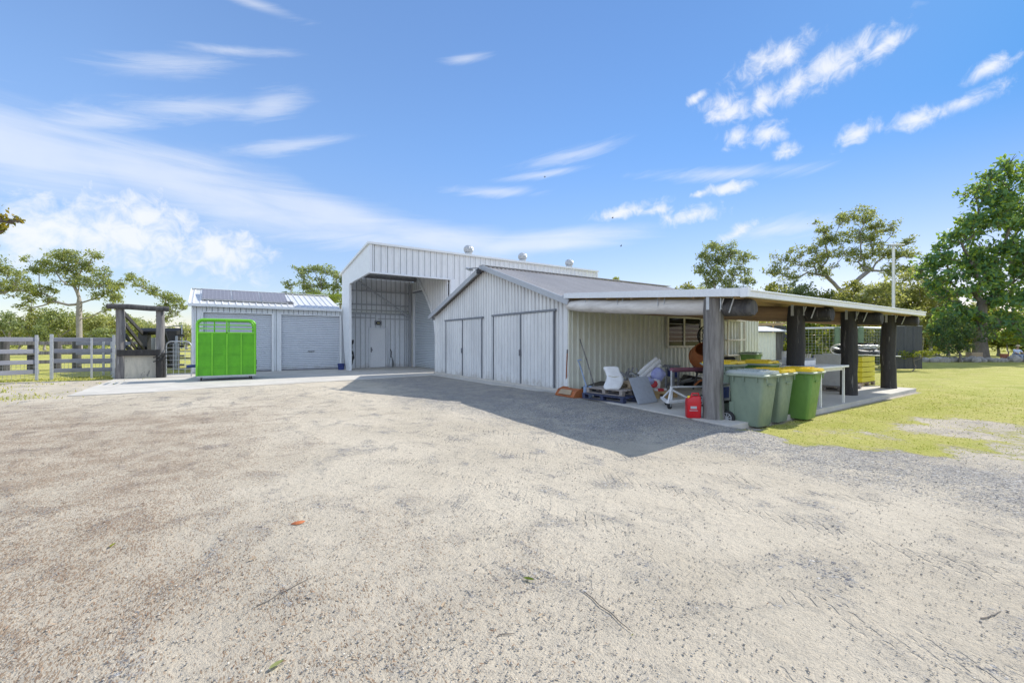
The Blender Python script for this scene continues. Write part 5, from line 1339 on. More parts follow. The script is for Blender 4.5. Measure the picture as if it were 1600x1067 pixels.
m = MB(); o_ = a_ - d_ * .3 - FW * .3 + Z * 2.2; m.prism([o_, o_ + d_ * (L + .9), o_ + d_ * (L + .9) + FW * 2.4 + Z * .35, o_ + FW * 2.4 + Z * .35], Z * .05); m.build('roof', M['roof_light'], t)
def dark_panel(name, label, p, q_, zb, zt, d):
    a_, b_ = AT(p, 540, d), AT(q_, 540, d)
    a_.z = b_.z = 0; dv = b_ - a_; L = dv.length; dv.normalize(); nn = Vector((dv.y, -dv.x, 0))
    t = thing(name, label, 'fence', tuple(a_))
    MB().sheet(a_, dv, Z, nn, L, lambda s: zb, lambda s: zt + .03 * math.sin(s * 2.1), .5, .04, .2, .1).build('sheeting', M['dark_sheet'], t)
    MB().prism([a_ + Z * zb - nn * .03, b_ + Z * zb - nn * .03, b_ + Z * (zt - .05) - nn * .03, a_ + Z * (zt - .05) - nn * .03], nn * -.05).build('backing', M['dark_sheet'], t)
    MB().bar(a_ + Z * (zt + .03), b_ + Z * (zt + .03), .08, .05).build('top_rail', M['steel'], t)
    return t
dark_panel('sheet_fence', 'dark sheet-metal fence panel between the last carport post and the garden', 1393, 1441, .1, 2.42, 24)
dark_panel('sheet_fence', 'low dark sheet-metal fence behind the tin lean-to', 1180, 1250, .1, 2.85, 34)
# pipe rail behind
tag(MB().bar(AT(1180, 507, 32), AT(1396, 504, 30), .12, .2).bar(AT(1208, 507, 32), AT(1208, 560, 32), .08, .08).bar(AT(1290, 506, 31), AT(1290, 562, 31), .08, .08).build('pergola_beam', M['tan']), 'long pale timber beam on posts behind the tin lean-to', 'beam')
# wire mesh pen
t = thing('wire_pen', 'green-posted wire mesh pen on the lawn behind the carport', 'wire pen', tuple(G(1310, 565, 0)))
a_, b_, c_ = AT(1245, 560, 24), AT(1345, 560, 22.5), AT(1380, 560, 23.5)
for v in (a_, b_, c_): v.z = 0
for v in (a_, AT(1308, 560, 23), b_, c_):
    MB().tube([Vector((v.x, v.y, 0)), Vector((v.x, v.y, 2.35))], .12, 10).build('post', M['green_post'], t, smooth=60)
for (p, q_) in ((a_, b_), (b_, c_)):
    MB().tube([p + Z * 2.3, q_ + Z * 2.3], .06, 8).build('top_pipe', M['galv'], t)
    m = MB(); n = int((q_ - p).length / .15)
    for k in range(n): v = p.lerp(q_, (k + .5) / n); m.bar(v + Z * .05, v + Z * 2.28, .010, .010)
    for k in range(15): m.bar(p + Z * (.1 + k * .155), q_ + Z * (.1 + k * .155), .010, .010)
    m.build('wire_mesh', M['wire'], t)
# light pole
t = thing('light_pole', 'tall white pole with a floodlight head rising behind the carport roof', 'light pole', tuple(G(1396, 566, 0)))
p = AT(1396, 540, 38); p.z = 0
MB().tube([p, p + Z * 5, p + Z * 9.9], [.13, .12, .10], 10).build('pole', M['white'], t, smooth=60)
MB().bar(p + Z * 9.85 - RT * .3 - FW * .1, p + Z * 9.9 + RT * .7, .06, .08).build('cross_arm', M['galv'], t)
MB().box(p + Z * 9.98 + RT * .35, (1.0, .35, .12), Matrix.Rotation(-YAW, 3, 'Z')).build('lamp_head', M['white'], t, bevel=.02)
MB().box(p + Z * 9.95 - RT * .3, (.4, .3, .12), Matrix.Rotation(-YAW, 3, 'Z')).build('lamp_head', M['galv'], t, bevel=.02)

# ================================================================== TREES AND PLANTS
def leaves(centres, radii, n_each, size, flat, asp=.5, droop=.0, hollow=.35):
    """leaf quads through the volume of every clump, thicker towards its upper shell"""
    P = []; S = []
    for c, r, n in zip(centres, radii, n_each):
        n = max(6, int(n * nr.uniform(.55, 1.35))); k = 7
        v = nr.normal(size=(k, 3)); v /= np.linalg.norm(v, axis=1)[:, None]
        v[:, 2] = np.where(v[:, 2] < -.3, -v[:, 2] * .7, v[:, 2])
        t_ = v * (hollow + (1.05 - hollow) * nr.random(k) ** .6)[:, None]
        sg = nr.uniform(.16, .36, k)
        w_ = nr.integers(0, k, n)
        p = (t_[w_] + nr.normal(size=(n, 3)) * sg[w_][:, None]) * r; p[:, 2] *= flat
        P.append(p + np.array(c)); S.append(np.full(n, size))
    P = np.concatenate(P); S = np.concatenate(S) * (.55 + .9 * nr.random(len(P))); n = len(P)
    a = nr.normal(size=(n, 3)); a[:, 2] -= droop; a /= np.linalg.norm(a, axis=1)[:, None]
    b = nr.normal(size=(n, 3)); b[:, 2] *= .6; b -= a * (a * b).sum(1)[:, None]; b /= np.linalg.norm(b, axis=1)[:, None]
    la, lb = a * (S * .5)[:, None], b * (S * .5 * asp)[:, None]
    nrm = np.cross(a, b) * (S * .10)[:, None]
    q = np.stack([P - la, P + lb * 1.0 + nrm - la * .1, P + la, P - lb + nrm - la * .1], 1).reshape(-1, 3)
    return q, np.arange(n * 4).reshape(-1, 4), np.repeat(nr.random(n), 4)


def skeleton(base, fork, tips, r0, wob=.08, up=.25):
    """limbs grown from the trunk to every clump; thicker where more clumps hang on them"""
    nodes = [Vector(base), Vector(base).lerp(fork, .35) + Vector((rng.uniform(-1, 1), rng.uniform(-1, 1), 0)) * wob, Vector(base).lerp(fork, .7) + Vector((rng.uniform(-1, 1), rng.uniform(-1, 1), 0)) * wob, Vector(fork)]
    par = [-1, 0, 1, 2]; plen = [0, 0, 0, 0]
    order = sorted(tips, key=lambda t: (Vector(t) - Vector(fork)).length)
    ends = []
    for t in order:
        t = Vector(t); best, bc = 3, 1e9
        for j in range(2, len(nodes)):
            dz = nodes[j].z - t.z
            cst = (t - nodes[j]).length + .30 * plen[j] + max(0, dz) * 1.2
            if cst < bc: best, bc = j, cst
        a = nodes[best]; L = (t - a).length; k = max(2, min(5, int(L / .9) + 1)); prev = best
        perp = Vector((rng.uniform(-1, 1), rng.uniform(-1, 1), rng.uniform(-.4, .6))) * L * wob
        for i in range(1, k + 1):
            f = i / k; p = a.lerp(t, f) + (perp * math.sin(f * math.pi) + Vector((0, 0, -up * L * .25 * math.sin(f * math.pi))) + Vector((rng.uniform(-1, 1), rng.uniform(-1, 1), rng.uniform(-1, 1))) * L * .03 * (f < 1))
            nodes.append(p); par.append(prev); plen.append(plen[prev] + L / k); prev = len(nodes) - 1
        ends.append(prev)
    cnt = [0] * len(nodes)
    for e in ends:
        j = e
        while j >= 0: cnt[j] += 1; j = par[j]
    tot = max(1, len(ends)); rad = [r0 * max(.045, .82 * (c / tot) ** .60) for c in cnt]
    rad[0] = r0 * 1.25
    ch = {}
    for i, p in enumerate(par): ch.setdefault(p, []).append(i)
    m = MB(); stack = [(0, None)]
    while stack:
        s, frm = stack.pop(); chain = ([frm] if frm is not None else []) + [s]
        while True:
            c = sorted(ch.get(chain[-1], []), key=lambda i: -cnt[i])
            for e in c[1:]: stack.append((e, chain[-1]))
            if not c: break
            chain.append(c[0])
        if len(chain) < 2: continue
        rr = [rad[i] for i in chain]
        if frm is not None: rr[0] = rad[chain[1]] * 1.1
        m.tube([nodes[i] for i in chain], rr, 7 if rr[0] > .08 else 5)
    return m


def tree(name, label, cat, base, blobs_, d, leaf, size, dens=1., r0=.35, fork_f=.45, flat=.6, sub=7, bark='bark', group=None, depth=1.0, asp=.5, droop=0., fork_px=None, subr=.66, twigs=3, hollow=.35, top_z=None):
    """crown given as (px, py, r_px[, depth offset]) sight-line clumps standing around distance d"""
    base = Vector(base); k = d / F
    cen, rad = [], []
    for bl in blobs_:
        px, py, rp = bl[:3]; off = bl[3] if len(bl) > 3 else 0
        c0 = AT(px, py, d + off); R_ = rp * k
        for s in range(sub):
            v = Vector((rng.gauss(0, 1), rng.gauss(0, 1), rng.gauss(0, 1))).normalized() * (R_ * (.2 + .85 * rng.random()))
            c = c0 + Vector((v.x * 1.0, v.y * depth, v.z * (.75 if flat < .9 else 1)))
            c += FW * rng.uniform(-.35, .35) * R_ * depth
            cen.append(c); rad.append(R_ * subr * rng.uniform(.75, 1.2))
    mean = sum((Vector(c) for c in cen), Vector()) / len(cen)
    if fork_px: fork = AT(fork_px[0], fork_px[1], d)
    else: fork = base.lerp(mean, fork_f)
    t = thing(name, label, cat, tuple(base), 0, group)
    m = skeleton(base, fork, cen, r0)
    for c, r in zip(cen, rad):
        for _ in range(twigs):
            v = Vector((rng.gauss(0, 1), rng.gauss(0, 1), abs(rng.gauss(0, .8)))).normalized() * r * .85; v.z *= flat
            m.tube([c, Vector(c) + v * .5 + Vector((0, 0, .05 * r)), Vector(c) + v], [r0 * .055, r0 * .04, r0 * .02], 4)
    m.build('trunk', M[bark], t, smooth=70)
    n_each = [dens * 13 * (r / size) ** 2 * (.75 + .25 * flat) for r in rad]
    q, f, ti = leaves(cen, rad, n_each, size, flat, asp, droop, hollow)
    q = q - np.array(base)
    mesh_np('crown', q, f, M[leaf], ti, t)
    return t
def gbase(px, d, z=0.0):
    p = AT(px, 533.5, d); return Vector((p.x, p.y, z))

# far left gums
tree('gum_tree', 'broad spreading gum tree with a bare forked trunk behind the rail gates', 'tree', gbase(122, 50),
     [(98, 402, 18), (70, 412, 14), (125, 408, 16), (140, 420, 16), (108, 425, 18), (55, 430, 14), (85, 432, 16), (160, 430, 14), (45, 452, 14), (62, 462, 14), (78, 470, 9), (140, 446, 15), (165, 452, 16), (185, 455, 12), (150, 466, 12), (118, 444, 10), (180, 470, 11), (42, 468, 9), (105, 398, 10), (36, 478, 8), (50, 484, 6), (168, 484, 8), (190, 446, 8), (150, 405, 9), (75, 452, 10)],
     50, 'gum', .24, .78, .33, .5, .9, 7, fork_px=(124, 474), depth=1.2, twigs=4)
tree('gum_tree', 'gum tree at the very edge of the yard, leaning in behind the outer gate', 'tree', gbase(-40, 46), [(10, 425, 14), (30, 440, 14), (0, 440, 18), (-25, 425, 22), (15, 455, 10), (-30, 450, 22), (35, 452, 8), (-50, 440, 20)], 46, 'gum', .23, .8, .3, .5, .9, 7, fork_px=(-38, 490), twigs=4)
tree('gum_tree', 'small open gum tree rising behind the loading ramp and cattle crush', 'tree', gbase(248, 48), [(212, 440, 11), (228, 448, 10), (240, 460, 9), (262, 464, 13), (278, 474, 12), (256, 478, 10), (205, 432, 6), (272, 490, 9), (238, 456, 8), (258, 500, 9), (284, 482, 7)], 48, 'gum', .22, .8, .18, .5, .9, 7, fork_px=(247, 500), twigs=4)
lows = [(12, 503, 15, 'gum_grey'), (50, 498, 20, 'bush'), (95, 492, 24, 'gum'), (140, 500, 22, 'olive'), (176, 505, 18, 'bush'), (205, 506, 18, 'gum'), (228, 512, 16, 'olive'), (-8, 512, 18, 'bush'), (70, 516, 16, 'gum_grey'), (292, 516, 12, 'olive'), (266, 520, 12, 'bush'), (118, 518, 14, 'bush'), (160, 520, 14, 'gum_grey'), (30, 520, 14, 'gum')]
llab = ['grey-green low tree near the edge of the paddock row', 'bushy mid-green tree with pale stems behind the outer gate', 'taller olive-green tree behind the trunk of the big spreading gum', 'pale olive tree behind the middle of the mesh gate', 'bushy green tree just outside the ramp frame', 'rounded gum seen between the ramp posts', 'low olive bush seen beneath the ramp cross beam', 'bush cut off by the photo edge behind the outer gate', 'low grey-green bush behind the double gate posts', 'low olive bush between the tubular gate and the garage corner', 'low green bush behind the cattle crush', 'low green bush at the foot of the big spreading gum', 'low grey-green bush behind the ramp end of the mesh gate', 'low dark gum sapling behind the outer rail gate']
for (px, py, r, lf), lb in zip(lows, llab):
    d = 66 + rng.random() * 22
    tree('paddock_tree', lb, 'tree', gbase(px, d), [(px, py, r), (px - r * .7, py + r * .5, r * .7), (px + r * .7, py + r * .45, r * .7), (px + r * .1, py + r * .9, r * .7)], d, lf, .38, 1.0, .22, .45, .7, 6, group='low trees along the paddock', twigs=2)
# behind the garage
tree('gum_tree', 'leafy tree rising behind the garage roof next to the tall shed', 'tree', gbase(505, 46), [(490, 422, 14), (468, 430, 12), (510, 426, 12), (528, 432, 11), (455, 445, 10), (480, 445, 13), (505, 448, 14), (530, 450, 14), (445, 458, 7), (460, 462, 10), (540, 440, 9), (490, 462, 14), (520, 465, 14), (550, 452, 12)], 46, 'gum_grey', .24, .9, .22, .5, .75, 7, fork_px=(500, 480), twigs=4)
t = thing('palm_clump', 'bright green palm fronds showing above the garage ridge', 'palm', tuple(gbase(510, 40)))
pb = gbase(512, 40)
for j, px in enumerate((490, 512, 532)):
    c = AT(px, 474 - 4 * (j % 2), 40); b_ = Vector((c.x, c.y, 0))
    MB().tube([b_, b_.lerp(c, .5), c], [.16, .13, .1], 8).build('trunk', M['bark'], t, smooth=60)
    vs, fs, tv = [], [], []
    for k in range(11):
        a_ = k * .57 + j; L = 2.6 + rng.random(); lift = .9 + .6 * rng.random()
        dr = Vector((math.cos(a_), math.sin(a_), 0))
        for s in range(13):
            f = s / 12; p = c + dr * L * f * .75 + Z * (lift * 2.2 * f - 2.1 * f * f)
            for sd in (-1, 1):
                tip = p + dr * .35 + dr.cross(Z) * sd * (.55 * math.sin(math.pi * min(1, f + .12))) + Z * -.22
                i0 = len(vs); vs += [p - b_ * 0, p + dr * .09, tip + dr * .02, tip]; fs.append((i0, i0 + 1, i0 + 2, i0 + 3)); tv += [rng.random()] * 4
    mesh_np('fronds', np.array([tuple(v - Vector(t.location)) for v in vs]), np.array(fs), M['palm'], np.array(tv), t)
# behind the carport
tree('gum_tree', 'upright gum with a rounded crown behind the ridge of the gable shed', 'tree', gbase(1128, 50), [(1118, 388, 15), (1140, 395, 15), (1105, 404, 14), (1128, 408, 16), (1158, 408, 14), (1098, 425, 13), (1120, 430, 16), (1150, 428, 16), (1165, 440, 11), (1108, 446, 13), (1138, 450, 16), (1162, 456, 13)], 50, 'gum_grey', .25, .95, .26, .5, .85, 7, fork_px=(1124, 470), twigs=4)
tree('gum_tree', 'huge spreading gum with pale crooked limbs behind the carport', 'tree', gbase(1312, 52),
     [(1318, 340, 16), (1345, 345, 16), (1285, 360, 13), (1372, 352, 14), (1392, 362, 13), (1300, 378, 18), (1335, 372, 18), (1365, 380, 16), (1270, 390, 12), (1248, 402, 13), (1222, 412, 12), (1208, 425, 11), (1290, 402, 17), (1325, 402, 16), (1380, 398, 14), (1402, 402, 12), (1418, 385, 13), (1412, 420, 12), (1262, 420, 15), (1235, 432, 14), (1390, 425, 13), (1350, 420, 12), (1290, 428, 13), (1425, 400, 8), (1360, 398, 12)],
     52, 'gum', .25, .95, .42, .5, .9, 7, fork_px=(1316, 455), depth=1.2, twigs=4)
rb = [(1075, 452, 14, 'bush'), (1100, 462, 14, 'gum'), (1215, 455, 20, 'bush'), (1185, 462, 13, 'gum'), (1250, 455, 22, 'gum_grey'), (1290, 468, 22, 'bush'), (1335, 462, 22, 'bush'), (1370, 452, 24, 'olive'), (1412, 448, 26, 'olive'), (1440, 452, 24, 'olive'), (1165, 470, 14, 'bush'), (1455, 470, 24, 'bush'), (1390, 480, 22, 'olive'), (1330, 490, 20, 'bush'), (1425, 492, 22, 'olive'), (1465, 500, 22, 'olive'), (960, 440, 7, 'gum')]
rlab = ['low bush peeping over the far end of the gable roof', 'low gum beside the upright gum behind the gable ridge', 'bushy tree left of the huge gum, above the carport roof', 'small gum just past the upright gum crown', 'grey-green tree below the outer limbs of the huge gum', 'green bushy tree at the foot of the huge gum', 'bright green bushy tree right of the huge gum trunk', 'pale olive tree below the white light pole', 'tall pale olive tree just past the white light pole', 'pale olive tree against the edge of the dark broad-leaved tree', 'low bush above the front corner of the carport roof', 'green bush tucked against the dark broad-leaved tree', 'low olive scrub behind the far carport corner', 'low green scrub behind the wire pen', 'low olive scrub above the dark sheet-metal fence', 'low olive scrub between the dark fence and the garden shrub', 'little tuft of gum showing past the end of the tall shed roof']
for (px, py, r, lf), lb in zip(rb, rlab):
    d = 42 + rng.random() * 8 if lf != 'gum' else 54
    tree('bushy_tree', lb, 'tree', gbase(px, d), [(px, py, r), (px - r * .8, py + r * .6, r * .75), (px + r * .8, py + r * .55, r * .75), (px + r * .1, py + r * 1.2, r * .9), (px - r * .3, py + r * 2.0, r * .9)], d, lf, .29, 1.05, .22, .45, .75, 6, group='bushy trees behind the carport', twigs=2)
# vine hedge behind the wire pen
for i, (p, q_, zt, lb) in enumerate(((1238, 1288, 2.4, 'leafy vine hedge behind the nearer half of the wire pen'), (1285, 1345, 2.5, 'leafy vine hedge behind the middle of the wire pen'), (1340, 1400, 2.2, 'leafy vine hedge at the far end of the wire pen'))):
    a_ = AT(p, 540, 27); b_ = AT(q_, 540, 26)
    cen = [a_.lerp(b_, rng.random()) * 1.0 + FW * rng.uniform(-.5, .6) for _ in range(34)]
    cen = [Vector((c.x, c.y, .3 + zt * rng.random())) for c in cen]
    t = thing('vine_hedge', lb, 'hedge', (a_.x, a_.y, 0))
    q, f, ti = leaves(cen, [.5] * len(cen), [170] * len(cen), .16, .9, .7)
    mesh_np('foliage', q - np.array(t.location), f, M['vine'], ti, t)
    m = MB()
    for c in cen[::3]: m.tube([Vector((c.x, c.y, 0)), c * 1.0], [.03, .015], 5)
    m.build('stems', M['dark_bark'], t)
# the dark broad-leaved tree
tree('broadleaf_tree', 'tall dark glossy broad-leaved tree standing over the stone garden edge', 'tree', gbase(1533, 37, -.05),
     [(1562, 275, 22), (1545, 290, 20), (1580, 290, 22), (1525, 315, 22), (1555, 318, 26), (1590, 320, 26), (1512, 350, 22), (1540, 350, 26), (1575, 352, 28), (1605, 350, 26), (1500, 380, 18), (1530, 385, 28), (1562, 390, 26), (1595, 392, 26),
      (1470, 395, 16), (1452, 410, 17), (1480, 415, 20), (1510, 420, 26), (1545, 425, 24), (1585, 430, 24), (1440, 430, 12), (1462, 440, 18), (1492, 450, 24), (1525, 455, 22), (1572, 462, 22), (1600, 465, 24), (1475, 470, 18), (1500, 482, 20), (1582, 492, 20), (1520, 490, 14), (1640, 400, 40), (1640, 450, 40), (1630, 340, 34), (1625, 490, 26), (1560, 500, 12), (1478, 495, 18), (1450, 455, 16), (1598, 515, 20), (1620, 525, 24), (1508, 500, 14), (1465, 510, 14), (1556, 470, 18), (1545, 340, 20), (1520, 400, 20), (1580, 420, 24), (1530, 505, 16), (1552, 515, 14), (1508, 520, 16), (1575, 520, 16), (1485, 522, 14), (1540, 462, 18), (1528, 430, 18), (1560, 440, 20)],
     37, 'dark_leaf', .40, 1.0, .5, .5, .95, 6, 'dark_bark', fork_px=(1535, 470), depth=1.0, asp=.5, droop=.5, twigs=3, hollow=.15)
hb = [(1482, 505, 20, 'vine'), (1515, 512, 18, 'vine'), (1560, 505, 22, 'vine'), (1598, 515, 22, 'vine'), (1635, 500, 30, 'olive'), (1455, 520, 18, 'vine'), (1540, 480, 22, 'bush')]
hl = ['yellow-green bush seen through the dark shrub', 'yellow-green bush in the gap beside the broad trunk', 'yellow-green bush behind the broad trunk', 'yellow-green bush behind the seated figure', 'tall olive bush cut off by the photo edge behind the seated figure', 'yellow-green bush behind the near end of the stone edging', 'green tree behind the fork of the dark broad-leaved tree']
for (px, py, r, lf), lb in zip(hb, hl):
    d = 47 + rng.random() * 5
    tree('bushy_tree', lb, 'tree', gbase(px, d), [(px, py, r), (px - r * .7, py + r * .7, r * .8), (px + r * .7, py + r * .6, r * .8), (px, py + r * 1.3, r * .9)], d, lf, .30, 1.0, .16, .45, .8, 6, group='bushy trees behind the carport', twigs=2)
for nm, pxs, ds, hh, lf, lb in (('far_wood', (-140, 330), (84, 120), 5.2, 'gum', 'far-off wood beyond the stock paddock'), ('far_wood', (1040, 1760), (62, 84), 6.5, 'bush', 'far-off wood behind the sheds and garden')):
    cen = []
    for _ in range(330):
        p = AT(rng.uniform(*pxs), 533, rng.uniform(*ds)); cen.append(Vector((p.x, p.y, hh * rng.random() ** .8 * (.75 + .35 * math.sin(p.x * .31) * math.cos(p.y * .23)))))
    q, f, ti = leaves(cen, [1.6] * len(cen), [90] * len(cen), .5, .8)
    tag(mesh_np(nm, q, f, M[lf], ti), lb, 'woodland', None, 'stuff')
# garden under it
tree('garden_shrub', 'dense dark shrub mounded below the broad-leaved tree', 'shrub', gbase(1500, 34), [(1470, 520, 16), (1492, 512, 18), (1515, 520, 16), (1530, 528, 12), (1480, 535, 16), (1505, 532, 14), (1462, 538, 12), (1545, 518, 10), (1500, 545, 12), (1470, 550, 10)], 34, 'shrub', .17, .85, .10, .4, .9, 5, 'dark_bark', twigs=2)
tree('garden_shrub', 'small yellow-green garden plant by the seated figure', 'shrub', gbase(1577, 35.5), [(1575, 525, 9), (1580, 535, 8), (1568, 532, 7)], 35.5, 'vine', .16, .8, .05, .4, .9, 5, 'dark_bark', twigs=2)
tree('garden_shrub', 'low ground plants in front of the dark sheet-metal fence', 'shrub', gbase(1425, 23.4), [(1410, 553, 7), (1420, 556, 6), (1430, 554, 7), (1440, 552, 7), (1448, 555, 7), (1456, 552, 8)], 23.4, 'vine', .09, .8, .03, .4, .8, 5, 'dark_bark', twigs=2)
for i in range(27):
    px = 1446 + i * 6.6 + rng.uniform(-1.5, 1.5); d = 34.2 + rng.uniform(-.5, .4); p = gbase(px, d, 0)
    sz = .16 + .16 * rng.random()
    if i in (9, 20, 21): sz *= 1.25
    m = MB(); rings = []
    for (s, h) in ((.8, -.05), (1, .35 * sz), (.95, .95 * sz), (.5, 1.4 * sz)):
        rings.append([p + RT * (sz * 1.15 * s * math.cos(k * math.pi / 5) * rng.uniform(.8, 1.15)) + FW * (sz * s * math.sin(k * math.pi / 5) * rng.uniform(.8, 1.15)) + Z * (h * rng.uniform(.85, 1.1) if h > 0 else h) for k in range(10)])
    tag(m.loft(rings).build('garden_stone', M['stone']), 'rough grey stone in the low garden edging under the broad-leaved tree', 'stone', 'stones edging the garden')
t = thing('timber_trough', 'pale timber trough behind the stones under the dark shrub', 'trough', tuple(gbase(1520, 35)))
p = gbase(1522, 35); MB().bar(p + Z * .5 - RT * .45, p + Z * .5 + RT * .45, .5, .45).build('box', M['pallet'], t, bevel=.02)
for s in (-.38, .38): MB().box(p + RT * s + Z * .14, (.1, .3, .28)).build('leg', M['dark_wood'], t)
p = gbase(1569, 34.8); tag(MB().lathe(p, [(.16, 0), (.25, .5), (.27, .62), (.22, .62), (.15, .2)], 'Z', 16).build('terracotta_pot', M['terracotta'], smooth=40), 'terracotta pot beside the tree trunk in the garden', 'pot')
# seated figure
t = thing('person', 'seated person in a pale blue shirt and straw hat among the garden stones', 'person', tuple(gbase(1584, 34.6)))
p = gbase(1586, 34.6)
def skin_body(name, verts, edges, radii, mat, parent):
    me = bpy.data.meshes.new(name); off = Vector(parent.location)
    me.from_pydata([tuple(Vector(v) - off) for v in verts], edges, []); me.materials.append(mat)
    o = bpy.data.objects.new(name, me); COL.objects.link(o); o.parent = parent
    s = o.modifiers.new('skin', 'SKIN')
    if not me.skin_vertices: me.skin_vertices.new()
    for i, r in enumerate(radii): me.skin_vertices[0].data[i].radius = (r, r)
    me.skin_vertices[0].data[0].use_root = True
    b = o.modifiers.new('sub', 'SUBSURF'); b.levels = b.render_levels = 1
    return o
def pp(a_, b_, z): return p + RT * a_ - FW * b_ + Z * z
hip, chest, neck, head = pp(0, 0, .50), pp(.08, .04, .85), pp(.10, .06, 1.0), pp(.12, .09, 1.14)
vs = [hip, chest, neck, head, pp(.12, .10, 1.22), pp(-.12, .08, .92), pp(-.18, .2, .70), pp(0, .38, .62), pp(.28, .08, .90), pp(.34, .22, .70), pp(.42, .40, .62), pp(-.1, .1, .48), pp(-.05, .5, .52), pp(-.05, .52, .08), pp(.12, .1, .48), pp(.3, .5, .52), pp(.32, .54, .08)]
es = [(0, 1), (1, 2), (2, 3), (3, 4), (1, 5), (5, 6), (6, 7), (1, 8), (8, 9), (9, 10), (0, 11), (11, 12), (12, 13), (0, 14), (14, 15), (15, 16)]
skin_body('body', vs, es, [.15, .16, .055, .085, .07, .06, .045, .03, .06, .045, .03, .10, .075, .05, .10, .075, .05], M['skin'], t)
skin_body('shirt', [hip + Z * .02, pp(.05, .02, .7), chest, pp(-.13, .08, .92), pp(-.19, .18, .74), pp(.29, .08, .90), pp(.35, .2, .74)], [(0, 1), (1, 2), (2, 3), (3, 4), (2, 5), (5, 6)], [.18, .18, .18, .085, .065, .085, .065], M['shirt'], t)
skin_body('trousers', [hip, pp(-.1, .1, .48), pp(-.05, .5, .52), pp(-.05, .52, .16), pp(.12, .1, .48), pp(.3, .5, .52), pp(.32, .54, .16)], [(0, 1), (1, 2), (2, 3), (0, 4), (4, 5), (5, 6)], [.175, .125, .095, .07, .125, .095, .07], M['trouser'], t)
MB().lathe(pp(.12, .09, 1.22), [(.20, -.015), (.21, 0), (.12, .02), (.10, .10), (.05, .13)], 'Z', 16).build('hat', M['straw'], t, smooth=50)
t2 = thing('garden_bench', 'low weathered bench under the seated person', 'bench', tuple(gbase(1588, 34.75)))
MB().box(p + FW * .05 + RT * .15 + Z * .31, (1.3, .4, .06), Matrix.Rotation(-YAW, 3, 'Z')).build('seat', M['grey_wood'], t2)
for s in (-.4, .7): MB().box(p + FW * .05 + RT * s + Z * .14, (.08, .36, .28), Matrix.Rotation(-YAW, 3, 'Z')).build('leg', M['grey_wood'], t2)

# overhanging branch at the left, its tree stands outside the view
tree('yellowing_tree', 'yellowing leafy branch reaching into view against the sky at the edge', 'tree', gbase(-260, 15), [(6, 342, 9), (20, 342, 8), (30, 345, 5), (-8, 350, 14), (3, 360, 6), (-30, 345, 22), (-70, 350, 40), (-140, 340, 60), (-230, 330, 70)], 15, 'gold', .15, .7, .2, .5, .7, 5, 'dark_bark', twigs=3)
rlf = MB()
# fallen leaves, sticks and stones that can be told apart on the yard
def leaf_thing(px, py, L, ang, mat, lb):
    c = G(px, py, 0); c.z = float(ground_z(np.array(c.x), np.array(c.y))) + .006; u = Vector((math.cos(ang), math.sin(ang), 0)); v = Vector((-u.y, u.x, 0))
    m = MB(); prof = [(-.5, 0), (-.3, .14), (0, .2), (.3, .13), (.5, 0)]
    for i in range(4):
        (a0, w0), (a1, w1) = prof[i], prof[i + 1]
        z0, z1 = .25 * (a0 + .1) ** 2 * L, .25 * (a1 + .1) ** 2 * L
        q0, q1 = c + u * a0 * L + Z * z0, c + u * a1 * L + Z * z1
        m.add([q0 - v * w0 * L + Z * w0 * L * .5, q0, q1, q1 - v * w1 * L + Z * w1 * L * .5], [(0, 1, 2, 3)])
        m.add([q0, q0 + v * w0 * L + Z * w0 * L * .5, q1 + v * w1 * L + Z * w1 * L * .5, q1], [(0, 1, 2, 3)])
    tag(m.build('fallen_leaf', M[mat]), lb, 'leaf', 'leaves fallen on the yard')
leaf_thing(826, 907, .085, R(-60), 'vine', 'large green leaf lying alone in the middle of the sandy yard')
leaf_thing(693, 947, .055, R(40), 'pallet', 'curled brown leaf beyond the small stick in the yard')
leaf_thing(432, 1041, .075, R(20), 'olive', 'pale yellow-green leaf near the bottom edge of the yard')
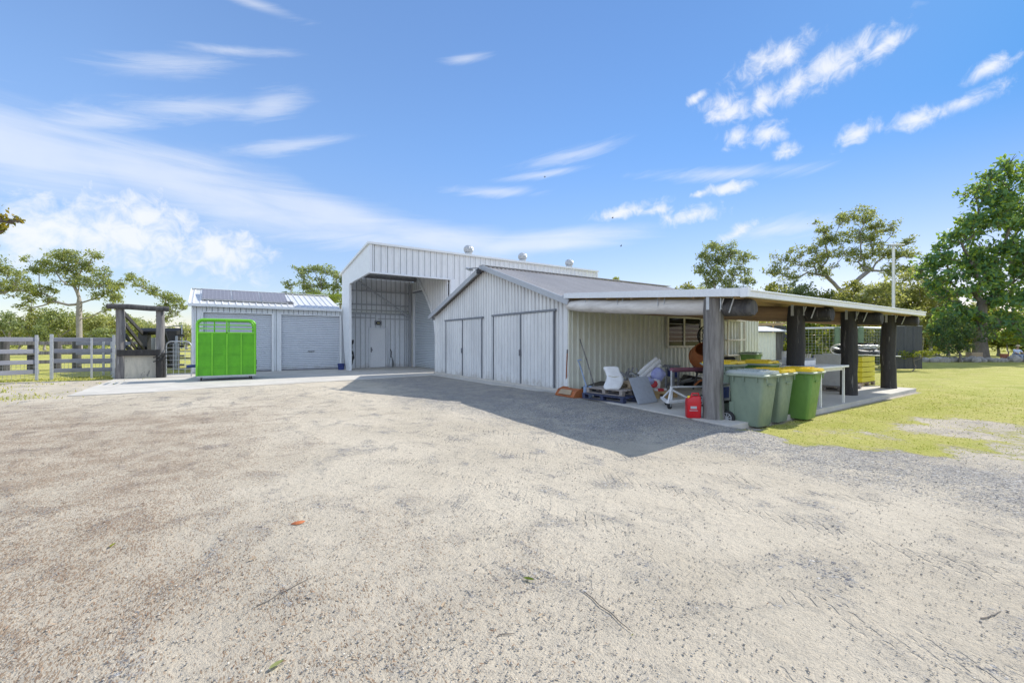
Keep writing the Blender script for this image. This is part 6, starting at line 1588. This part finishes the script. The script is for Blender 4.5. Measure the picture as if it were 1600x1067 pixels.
leaf_thing(176, 851, .07, R(70), 'gold', 'pale yellow leaf among the brown litter')
leaf_thing(395, 873, .06, R(10), 'pallet', 'brown leaf at the edge of the litter by a thin twig')
leaf_thing(988, 996, .02, R(10), 'gold', 'tiny yellow leaf beside the long twig in the sand')
leaf_thing(845, 963, .035, R(10), 'pallet', 'small tan curled leaf in the middle of the yard')
for (a_, b_, c_, d_, lb) in ((403, 944, 480, 905, 'thin brown twig lying at the edge of the litter'), (776, 995, 804, 991, 'short straight stick on the sand in front'), (912, 925, 985, 990, 'long thin twig on the sand near the tyre marks'), (1534, 965, 1566, 955, 'short thin twig beside the tyre marks near the edge')):
    p, q_ = G(a_, b_, .0), G(c_, d_, .0)
    pts = [p.lerp(q_, k / 5) + Vector((rng.uniform(-.01, .01), rng.uniform(-.01, .01), float(ground_z(np.array(p.lerp(q_, k / 5).x), np.array(p.lerp(q_, k / 5).y))))) for k in range(6)]
    tag(MB().tube(pts, [.0034, .0034, .003, .003, .0025, .0015], 5).build('twig', M['dark_bark']), lb, 'twig', 'twigs lying on the yard')
p = G(466, 816, 0); zz = float(ground_z(np.array(p.x), np.array(p.y)))
tag(MB().loft([[p + Vector((.055 * s * math.cos(k) * (1 + .2 * math.sin(3 * k)), .035 * s * math.sin(k), zz + h)) for k in [j * math.pi / 6 for j in range(12)]] for s, h in ((1, 0), (.7, .008), (.3, .012))]).build('orange_clod', M['rust']), 'small orange clod of clay on the sandy yard', 'clod')
for i, (px, py) in enumerate(((851, 277), (957, 341), (970, 385))):
    p = AT(px, py, 90); m = MB()
    m.loft([[p + RT * x_ + Z * (r * math.cos(k * math.pi / 3)) + FW * (r * math.sin(k * math.pi / 3)) for k in range(6)] for x_, r in ((-.2, .02), (-.05, .06), (.1, .05), (.22, .01))])
    for s in (-1, 1): m.prism([p, p + FW * .12 * s + Z * .22, p + FW * .5 * s + Z * (.1 + .1 * i), p + RT * .12 + FW * .1 * s], RT * .03)
    tag(m.build('bird', M['black']), 'tiny dark bird flying high over the sheds', 'bird', 'birds in the sky')
